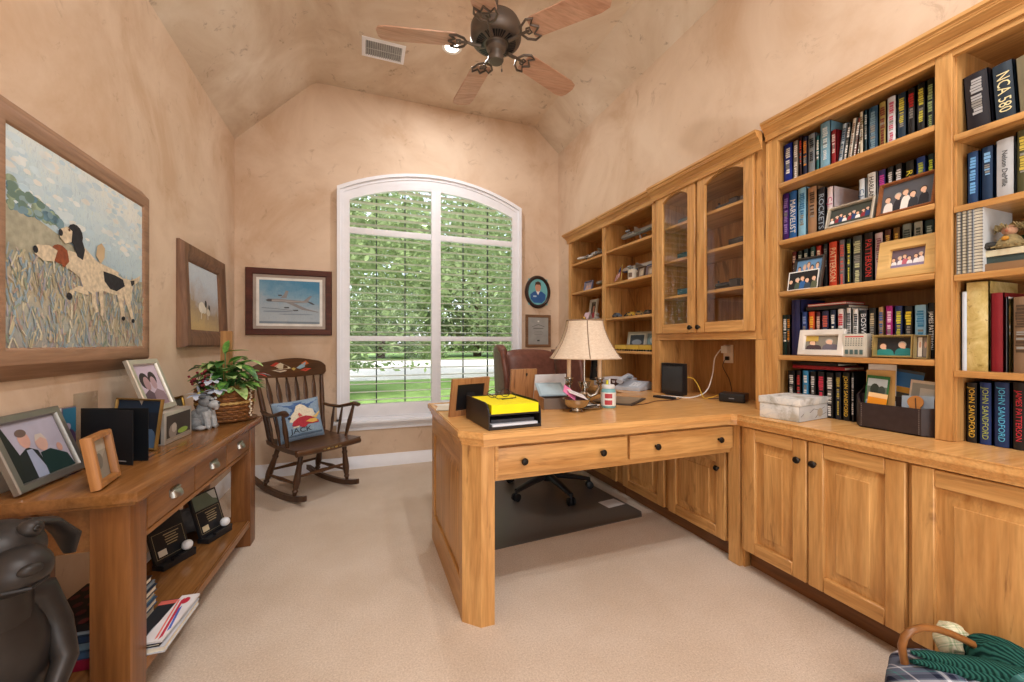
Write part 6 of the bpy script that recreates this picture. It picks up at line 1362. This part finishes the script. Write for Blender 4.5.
cable('thin black cable hanging from the lower plug', [(2.192, 1.96, 1.002), (2.16, 1.955, .95), (2.19, 1.93, .86), (2.17, 1.90, ZD + .004), (2.06, 1.87, ZD + .004), (1.98, 1.90, ZD + .004)], .0022, '2A2624')
cable('yellow cable looping from the router to the low black box', [(1.962, 2.06, .88), (1.985, 2.02, .87), (1.99, 1.98, .82), (1.985, 1.94, ZD + .004), (1.975, 1.88, ZD + .012), (1.985, 1.83, .79)], .0026, 'E2B83A')
cable('brown cord lying across the counter toward the jar', [(1.86, 1.99, ZD + .003), (1.76, 1.93, ZD + .003), (1.62, 1.93, ZD + .003), (1.50, 1.87, ZD + .003), (1.38, 1.84, ZD + .003)], .0022, '5A3A28')

# ---------------------------------------------------------------- model aircraft and keepsakes in the open shelves
def airliner(label, loc, rz, L, body, belly, tail, stand, wing='A8ACB2', sweep=.5, bank=0, engines=2, span=.42):
    t = thing('model_airplane', label, 'model airplane', loc, (0, 0, R(rz)), 'model airplanes in the open shelves')
    zc = L * .26; r = L * .045; b = B()
    xs = [(-.5, .12), (-.485, .5), (-.45, .8), (-.40, 1), (.18, 1), (.30, .8), (.42, .42), (.5, .12)]
    b.tube([(x * L, 0, zc + (max(0, x - .18) * L * .10)) for x, k in xs], [r * k for x, k in xs], flat(body, .3), 14); f = b.build('fuselage', t)
    b = B(); b.tube([(x * L, 0, zc - r * .35) for x, k in xs[2:6]], [r * k * .86 for x, k in xs[2:6]], flat(belly, .3), 12); b.build('belly_stripe', t)
    for s_ in (-1, 1):
        b = B(); b.loops([[(-.12 * L, s_ * r * .5, zc - r * .4), (.08 * L, s_ * r * .5, zc - r * .4), (.08 * L, s_ * r * .5, zc - r * .4 + .006), (-.12 * L, s_ * r * .5, zc - r * .4 + .007)], [(.08 * L * sweep * 2 + .02 * L, s_ * span * L, zc + r * .3), (.13 * L * sweep * 2 + .02 * L, s_ * span * L, zc + r * .3), (.13 * L * sweep * 2 + .02 * L, s_ * span * L, zc + r * .3 + .002), (.08 * L * sweep * 2 + .02 * L, s_ * span * L, zc + r * .3 + .002)]], flat(wing, .35), cap0=True, cap1=True)
        b.build('wing', t)
        for e in range(engines // 2): q = .16 + .12 * e; b = B(); b.tube([((-.10 + .10 * e) * L, s_ * q * L, zc - r * .75), ((-.02 + .10 * e) * L, s_ * q * L, zc - r * .75)], [r * .42, r * .32], flat('8A8E94', .3, .5), 10); b.build('engine', t)
    b = B(); b.prism([(.34 * L, zc + r * .6), (.46 * L, zc + L * .17), (.51 * L, zc + L * .17), (.475 * L, zc + r * .5)], 'xz', -.002, .002, flat(tail, .35))
    for s_ in (-1, 1): b.prism([(.38 * L, s_ * .003), (.47 * L, s_ * .15 * L), (.505 * L, s_ * .15 * L), (.47 * L, s_ * .003)], 'xy', zc + r * .7, zc + r * .7 + .002, flat(wing, .35))
    b.build('tail_fin', t)
    b = B(); b.tube([(.0, 0, zc - r * .9), (.05 * L, 0, .03), (.07 * L, 0, .006)], [.005, .006, .008], flat(stand, .3), 8); b.lathe([(.001, 0), (.035, 0), (.033, .005), (.008, .008), (.001, .008)], flat(stand, .3), 20, c=(.07 * L, 0, 0)); b.build('stand', t)
    return t
airliner('white airliner model on a dark stand, upper shelf of the bay nearest the window', (2.085, 3.215, 1.8626), -82, .34, 'C9CED6', '8E98A6', 'B8BEC8', '26282C', span=.26)
t = airliner('slim white delta jet model with a long nose, upper shelf nearest the window', (2.005, 3.375, 1.8626), -70, .22, 'D8D6D0', 'C0BEB8', 'D0CEC8', '2A2A2C', engines=0, span=.20, sweep=1.2)
airliner('white airliner model over a small framed picture, middle shelf nearest the window', (2.10, 3.17, 1.5856), -86, .32, 'CFD4D6', '7E9088', 'C4CACC', '3A3A3C', span=.24)
airliner('large silver airliner model with a red tail, top shelf of the second bay', (2.07, 2.665, 1.8686), -88, .46, 'B4BCC4', '7A8894', 'B03034', 'C4C6CA', span=.20, engines=4)
airliner('white airliner model with blue stripe and red tail, second shelf of second bay', (2.08, 2.66, 1.5906), -88, .46, 'DADDE2', '3E5A86', 'A82A34', 'B4B6BA', span=.20, engines=4)
photo_frame('small picture of people in a blue border, middle shelf nearest the window', (2.02, 3.36, 1.5855), S, 10, .145, .105, .010, flat('6A6E86', .4), [('e', .3, .45, .15, .2, 'D0A890'), ('e', .65, .5, .15, .2, 'C8A08A'), ('r', 0, 0, 1, .35, 'B8A8B0')], '9A8E9A', stand=False)
photo_frame('cream framed portrait of a person in red, lowest visible shelf nearest the window', (2.05, 3.33, 1.3105), S, 8, .135, .205, .026, flat('D2CDC0', .45), [('e', .5, .62, .3, .26, '3A2A24'), ('e', .5, .55, .2, .22, 'C89078'), ('p', [(.1, 0), (.2, .3), (.5, .38), (.8, .3), (.9, 0)], 'A83A44')], '5A5650', stand=False)
t = thing('tent_card', 'pink and white folded card before the cream portrait', 'card', (1.985, 3.31, 1.3106), RZ)
b = B(); 
for s_ in (-1, 1): b.loops([[(-.045, s_ * .03, 0), (.045, s_ * .03, 0)], [(-.045, .0015 * s_, .075), (.045, .0015 * s_, .075)]], flat('D8BCC6' if s_ < 0 else 'E4DEE0', .6), close=False)
b.build('card_fold', t)
t = thing('trinket', 'small dark and white trinket beside the pink folded card', 'trinket', (1.99, 3.15, 1.3106)); b = B(); b.lathe([(.001, 0), (.022, 0), (.024, .01), (.012, .03), (.018, .045), (.006, .06), (.001, .062)], flat('8E8A88', .4), 16); b.build('figure', t); t.name = 'keepsake_ornament'
t = thing('mini_flag', 'small striped flag hanging on a stick under the striped airliner', 'flag', (1.99, 2.80, 1.5906), RZ)
b = B(); b.lathe([(.001, 0), (.018, 0), (.016, .008), (.004, .012), (.001, .012)], flat('B89A52', .3, .8), 14); b.tube([(0, 0, .01), (.02, 0, .15)], .002, flat('B89A52', .3, .8), 6); b.build('stick', t)
b = B()
for k in range(9): b.prism([(.012 - .009 * k, .135 - .008 * k), (.012 - .009 * (k + 1), .135 - .008 * (k + 1)), (-.012 - .009 * (k + 1), .055 - .004 * (k + 1)), (-.012 - .009 * k, .055 - .004 * k)], 'xz', -.003 * math.sin(k * .9) - .001, -.003 * math.sin(k * .9), flat('A8303C' if k % 2 == 0 else 'D8D0CC', .7))
b.prism([(.014, .136), (-.022, .104), (-.026, .078), (.004, .098)], 'xz', -.0062, -.0055, flat('2A3458', .7)); b.build('cloth', t)
t = thing('mug', 'cream mug with a dark print, on the second shelf under the airliner', 'mug', (2.0, 2.665, 1.5906), (0, 0, R(-60))); b = B(); b.lathe([(.001, .001), (.030, 0), (.034, .004), (.034, .088), (.031, .088), (.030, .008), (.001, .006)], flat('DCD2C0', .35), 24); b.build('cup', t)
b = B(); b.tube([(.033, 0, .070), (.055, 0, .066), (.060, 0, .044), (.052, 0, .024), (.033, 0, .020)], .005, flat('DCD2C0', .35), 8); b.build('handle', t); b = B(); b.loops([[(.0344 * math.cos(-2.2 + .1 * i), .0344 * math.sin(-2.2 + .1 * i), z) for i in range(11)] for z in (.025, .06)], flat('6E5A4C', .5), close=False); b.build('print', t)
for i, (y, h_, cc, la) in enumerate(((2.565, .095, '5A4636', 'brown framed keepsake beside the cream mug'), (2.46, .085, '8A8088', 'grey framed keepsake at the right of the airliner shelf'))):
    photo_frame(la, (2.01, y, 1.591), S, 8, .085, h_, .010, flat(cc, .5), [('e', .5, .5, .25, .25, 'C8B8A0'), ('r', 0, 0, 1, .2, '6A5A50')], 'A89888', stand=False)
def model_car(label, loc, rz, cc, L=.09, group='model cars on the open shelf', kind='car'):
    t = thing('model_car', label, 'model car', loc, (0, 0, R(rz)), group); w = L * .38; b = B()
    pr = [(-.5, .08), (.5, .08), (.5, .20), (.46, .24), (.20, .26), (.10, .40), (-.22, .40), (-.34, .26), (-.5, .24)]
    b.prism([(x * L, z * L) for x, z in pr], 'xz', -w / 2, w / 2, flat(cc, .25), bev=.002); b.build('body', t)
    b = B(); b.prism([(.085 * L, .385 * L), (.17 * L, .28 * L), (-.31 * L, .28 * L), (-.21 * L, .385 * L)], 'xz', -w / 2 - .0006, w / 2 + .0006, flat('20242A', .15)); b.build('windows', t)
    for x in (-.30, .30):
        for s_ in (-1, 1): b = B(); b.tube([(x * L, s_ * w * .36, .10 * L), (x * L, s_ * w * .52, .10 * L)], .10 * L, BLACK, 14); b.build('wheel', t)
    return t
for i, (y, x, cc, la, L) in enumerate(((2.845, 1.985, '5A6470', 'grey blue model car on a base, first from the left on the model car shelf', .10), (2.78, 2.06, '3A4048', 'dark model car behind the grey blue one', .10), (2.655, 1.985, 'C8A040', 'yellow model car, middle of the model car shelf', .09), (2.55, 1.99, '8A6A3A', 'bronze model car right of the yellow one', .09), (2.45, 1.985, '4A3A34', 'brown model car at the right end of the model car shelf', .09), (2.42, 2.08, 'D8C8A8', 'cream model car behind the brown one', .09))): model_car(la, (x, y, 1.3086), -86 if i % 2 else -96, cc, L)
t = thing('desk_clock', 'grey framed double panel clock display on the lowest open shelf', 'clock', (2.03, 2.56, 1.0386), (R(-8), 0, R(S)))
b = B(); b.box(-.20, .20, -.02, 0, 0, .150, flat('A8A498', .45), .004); b.build('case', t)
b = B(); art(b, -.175, .02, .20, .112, -.0206, [('r', .08, .08, .92, .92, '3A4450'), ('e', .5, .4, .3, .2, '8A94A0')], 'C2C0B6'); b.build('screen', t)
b = B(); art(b, .045, .02, .135, .112, -.0206, [('e', .5, .5, .42, .45, '7A98A0'), ('e', .45, .55, .2, .2, 'C0CCCC'), ('e', .65, .3, .15, .15, '4A5A60')], '6A7A80'); b.build('picture', t)
TRG = 'model trains'
def railcar(label, loc, rz, L, cc, roof='3A3A3E', engine=False, grp=TRG):
    t = thing('model_train', label, 'model train', loc, (0, 0, R(rz)), grp); w = .030; b = B()
    if engine:
        b.tube([(-.48 * L, 0, .032), (.15 * L, 0, .032)], .014, flat(cc, .35), 14); b.box(.12 * L, .42 * L, -w / 2, w / 2, .012, .055, flat(cc, .35), .002); b.tube([(-.40 * L, 0, .044), (-.40 * L, 0, .060)], [.004, .006], flat(roof), 8); b.box(-.5 * L, .5 * L, -w / 2, w / 2, .010, .016, flat(roof))
    else: b.box(-.5 * L, .5 * L, -w / 2, w / 2, .012, .046, flat(cc, .35), .002)
    b.build('body', t)
    b = B(); b.box((.10 if engine else -.5) * L, .5 * L * (.9 if engine else 1), -w / 2 - .001, w / 2 + .001, .0462 if not engine else .0552, .050 if not engine else .058, flat(roof, .4), .001); b.build('roof', t)
    for x in (-.34, .34):
        b = B()
        for s_ in (-1, 1):
            for q in (-.09, .09): b.tube([((x + q) * L, s_ * .010, .0075), ((x + q) * L, s_ * .014, .0075)], .0073, BLACK, 12)
        b.build('bogie', t)
    return t
for k in range(3): railcar(('yellow rail car at the left of the strip before the clock', 'yellow rail car in the middle of the strip before the clock', 'yellow rail car at the right of the strip before the clock')[k], (1.968, 2.76 - .152 * k, 1.0386), -90, .145, 'D2AE44', '8A6A2A', grp='yellow rail cars before the clock')
XG = 2.03
for z, lst in ((1.8856, ((2.12, '4A5A50', False, .14, 'grey green rail car behind the left glass door, top glass shelf'), (1.80, '4E5258', True, .16, 'grey locomotive behind the right glass door, top glass shelf'), (1.64, '5A5E62', False, .14, 'grey rail car behind the right glass door, top glass shelf'))),
               (1.6556, ((2.12, '3E6A78', False, .15, 'teal rail car behind the left glass door, second glass shelf'), (1.72, '3A3A3C', False, .13, 'dark rail car behind the right glass door, second glass shelf'), (1.605, 'B05A34', False, .10, 'orange rail car behind the right glass door, second glass shelf'))),
               (1.4156, ((2.12, '4A7A90', False, .15, 'blue rail car behind the left glass door, third glass shelf'), (1.80, '2E3A44', True, .17, 'dark blue locomotive behind the right glass door, third glass shelf'), (1.625, '26323C', False, .15, 'dark rail car behind the right glass door, third glass shelf'))),
               (1.1426, ((2.12, '5E86A0', False, .15, 'pale blue rail car behind the left glass door, cabinet floor'), (1.80, '3A6A8A', False, .14, 'blue rail car behind the right glass door, cabinet floor'), (1.64, 'A8483C', False, .13, 'red rail car behind the right glass door, cabinet floor')))):
    for y, cc, en, L, la in lst: railcar(la, (XG, y, z), -90, L, cc, engine=en, grp='model trains in the glass cabinet')

# ---------------------------------------------------------------- basket with plaid cloth at the bottom right
def plaid(name, base, dark, light, tealc, sc=1.0):
    m, n, p = newmat(name); setp(p, .9, 0, .1); tc = n.nodes.new('ShaderNodeTexCoord'); sp = n.nodes.new('ShaderNodeSeparateXYZ'); mp = n.nodes.new('ShaderNodeMapping'); mp.inputs['Rotation'].default_value = (0, 0, R(24)); mp.inputs['Scale'].default_value = (sc, sc, sc)
    n.links.new(tc.outputs['Object'], mp.inputs[0]); n.links.new(mp.outputs[0], sp.inputs[0])
    def band(src, stops, per):
        mu = n.nodes.new('ShaderNodeMath'); mu.operation = 'MULTIPLY'; mu.inputs[1].default_value = per; n.links.new(src, mu.inputs[0]); fr = n.nodes.new('ShaderNodeMath'); fr.operation = 'FRACT'; n.links.new(mu.outputs[0], fr.inputs[0])
        r = ramp(n, stops); r.color_ramp.interpolation = 'CONSTANT'; n.links.new(fr.outputs[0], r.inputs[0]); return r.outputs[0]
    st = [(0, base), (.30, dark), (.42, base), (.46, light), (.54, base), (.58, dark), (.70, base), (.78, tealc), (.80, base), (.92, light), (.95, base)]
    a = band(sp.outputs[0], st, 8.5)
    ad = n.nodes.new('ShaderNodeMath'); ad.operation = 'ADD'; n.links.new(sp.outputs[1], ad.inputs[0]); n.links.new(sp.outputs[2], ad.inputs[1]); c = band(ad.outputs[0], st, 8.5)
    n.links.new(mixrgb(n, a, c, .5), p.inputs['Base Color']); nz = noise(n, coords(n), 220, 2); bump(n, p, nz.outputs[0], .3, .002); return m
PLD = plaid('plaid_cloth', '5E6678', '23283A', 'C9CCD4', '4A8A86')
def ribbed():
    m, n, p = newmat('green_knit'); setp(p, .9, 0, .1); wv = n.nodes.new('ShaderNodeTexWave'); wv.inputs['Scale'].default_value = 55; wv.inputs['Distortion'].default_value = 1.5; n.links.new(coords(n).outputs[0], wv.inputs[0])
    r = ramp(n, [(.2, '12302C'), (.8, '2C5E54')]); n.links.new(wv.outputs[0], r.inputs[0]); n.links.new(r.outputs[0], p.inputs['Base Color']); bump(n, p, wv.outputs[0], .5, .004); return m
GK = ribbed()
t = thing('wicker_basket', 'basket with a bent wooden handle, plaid lining and dark green cloth, bottom right corner', 'basket', (1.535, .600, 0), (0, 0, 0))
b = B(); n = 40
for k in range(9):
    z = .010 + k * .0125; r0 = .135 + .012 * k / 9
    b.tube([((r0 + .003 * (1 if (i + k) % 2 else -1)) * math.cos(2 * math.pi * i / n), (r0 + .003 * (1 if (i + k) % 2 else -1)) * math.sin(2 * math.pi * i / n), z) for i in range(n + 1)], .0068, WK[k % 3], 6, cap=False)
b.lathe([(.001, .004), (.13, .004), (.13, .010), (.001, .010)], WK[0], 30); b.build('woven_body', t)
b = B(); HP = [(-.068, .098, .165), (-.071, .103, .20), (-.088, .098, .235), (-.083, .094, .262), (-.062, .087, .280), (-.035, .078, .287), (-.003, .063, .286), (.030, .045, .276), (.062, .026, .261), (.098, .006, .240), (.120, -.004, .215), (.124, -.008, .17)]
b.tube(HP, .0098, flat('8A5A2E', .3, var=.2, sc=30), 12); b.build('handle', t)
b = B()
def drape(u, v):
    th = 2 * math.pi * u; f = v; w = 1 + .03 * math.sin(th * 5 + 1) + .015 * math.sin(th * 9)
    if f < .6: q = f / .6; rr = .002 + .161 * math.sin(q * 1.5708); z = .135 + .062 * math.cos(q * 1.5708) * (1 + .10 * math.sin(th * 3))
    else: q = (f - .6) / .4; rr = .163 + .004 * math.sin(q * 3.14); z = .135 - .10 * q
    return (rr * w * math.cos(th), rr * w * math.sin(th), z + .005 * math.sin(th * 7) * f)
b.surf(drape, 64, 24, PLD); b.build('plaid_lining', t)
b = B()
for dx, dz, k in ((0, 0, 1), (-.008, -.016, .8), (.004, -.030, .9)):
    b.tube([(-.072 + dx, .085 + dx, .222 + dz), (-.045 + dx, .062 + dx, .222 + dz), (-.005 + dx, .025 + dx, .222 + dz), (.035 + dx, -.03 + dx, .232 + dz), (.06 + dx, -.08 + dx, .236 + dz), (.07 + dx, -.12, .225 + dz)], [.004, .013 * k, .018 * k, .023 * k, .026 * k, .02], GK, 14)
b.sph((.108, -.035, .222), (.047, .085, .066), GK, 26, 16, lambda d: 1 + .05 * math.sin(d.x * 11 + d.y * 6)); b.build('green_cloth', t)
b = B(); b.sph((.065, -.105, .222), (.06, .05, .040), plaid('teal_plaid', '4A8080', '1E4644', 'A8C4C0', '8AB0A8', 1.4), 22, 14, lambda d: 1 + .06 * math.sin(d.x * 9 + d.y * 12)); b.build('teal_plaid_cloth', t)
b = B(); FL = plaid('floral', 'DCD8B8', '9AB088', 'F0ECD8', '5E8058', 4.0); b.sph((.112, .072, .215), (.045, .040, .052), FL, 20, 12, lambda d: 1 + .14 * math.sin(d.x * 8 + 1) * math.cos(d.z * 9)); b.build('floral_cloth', t)
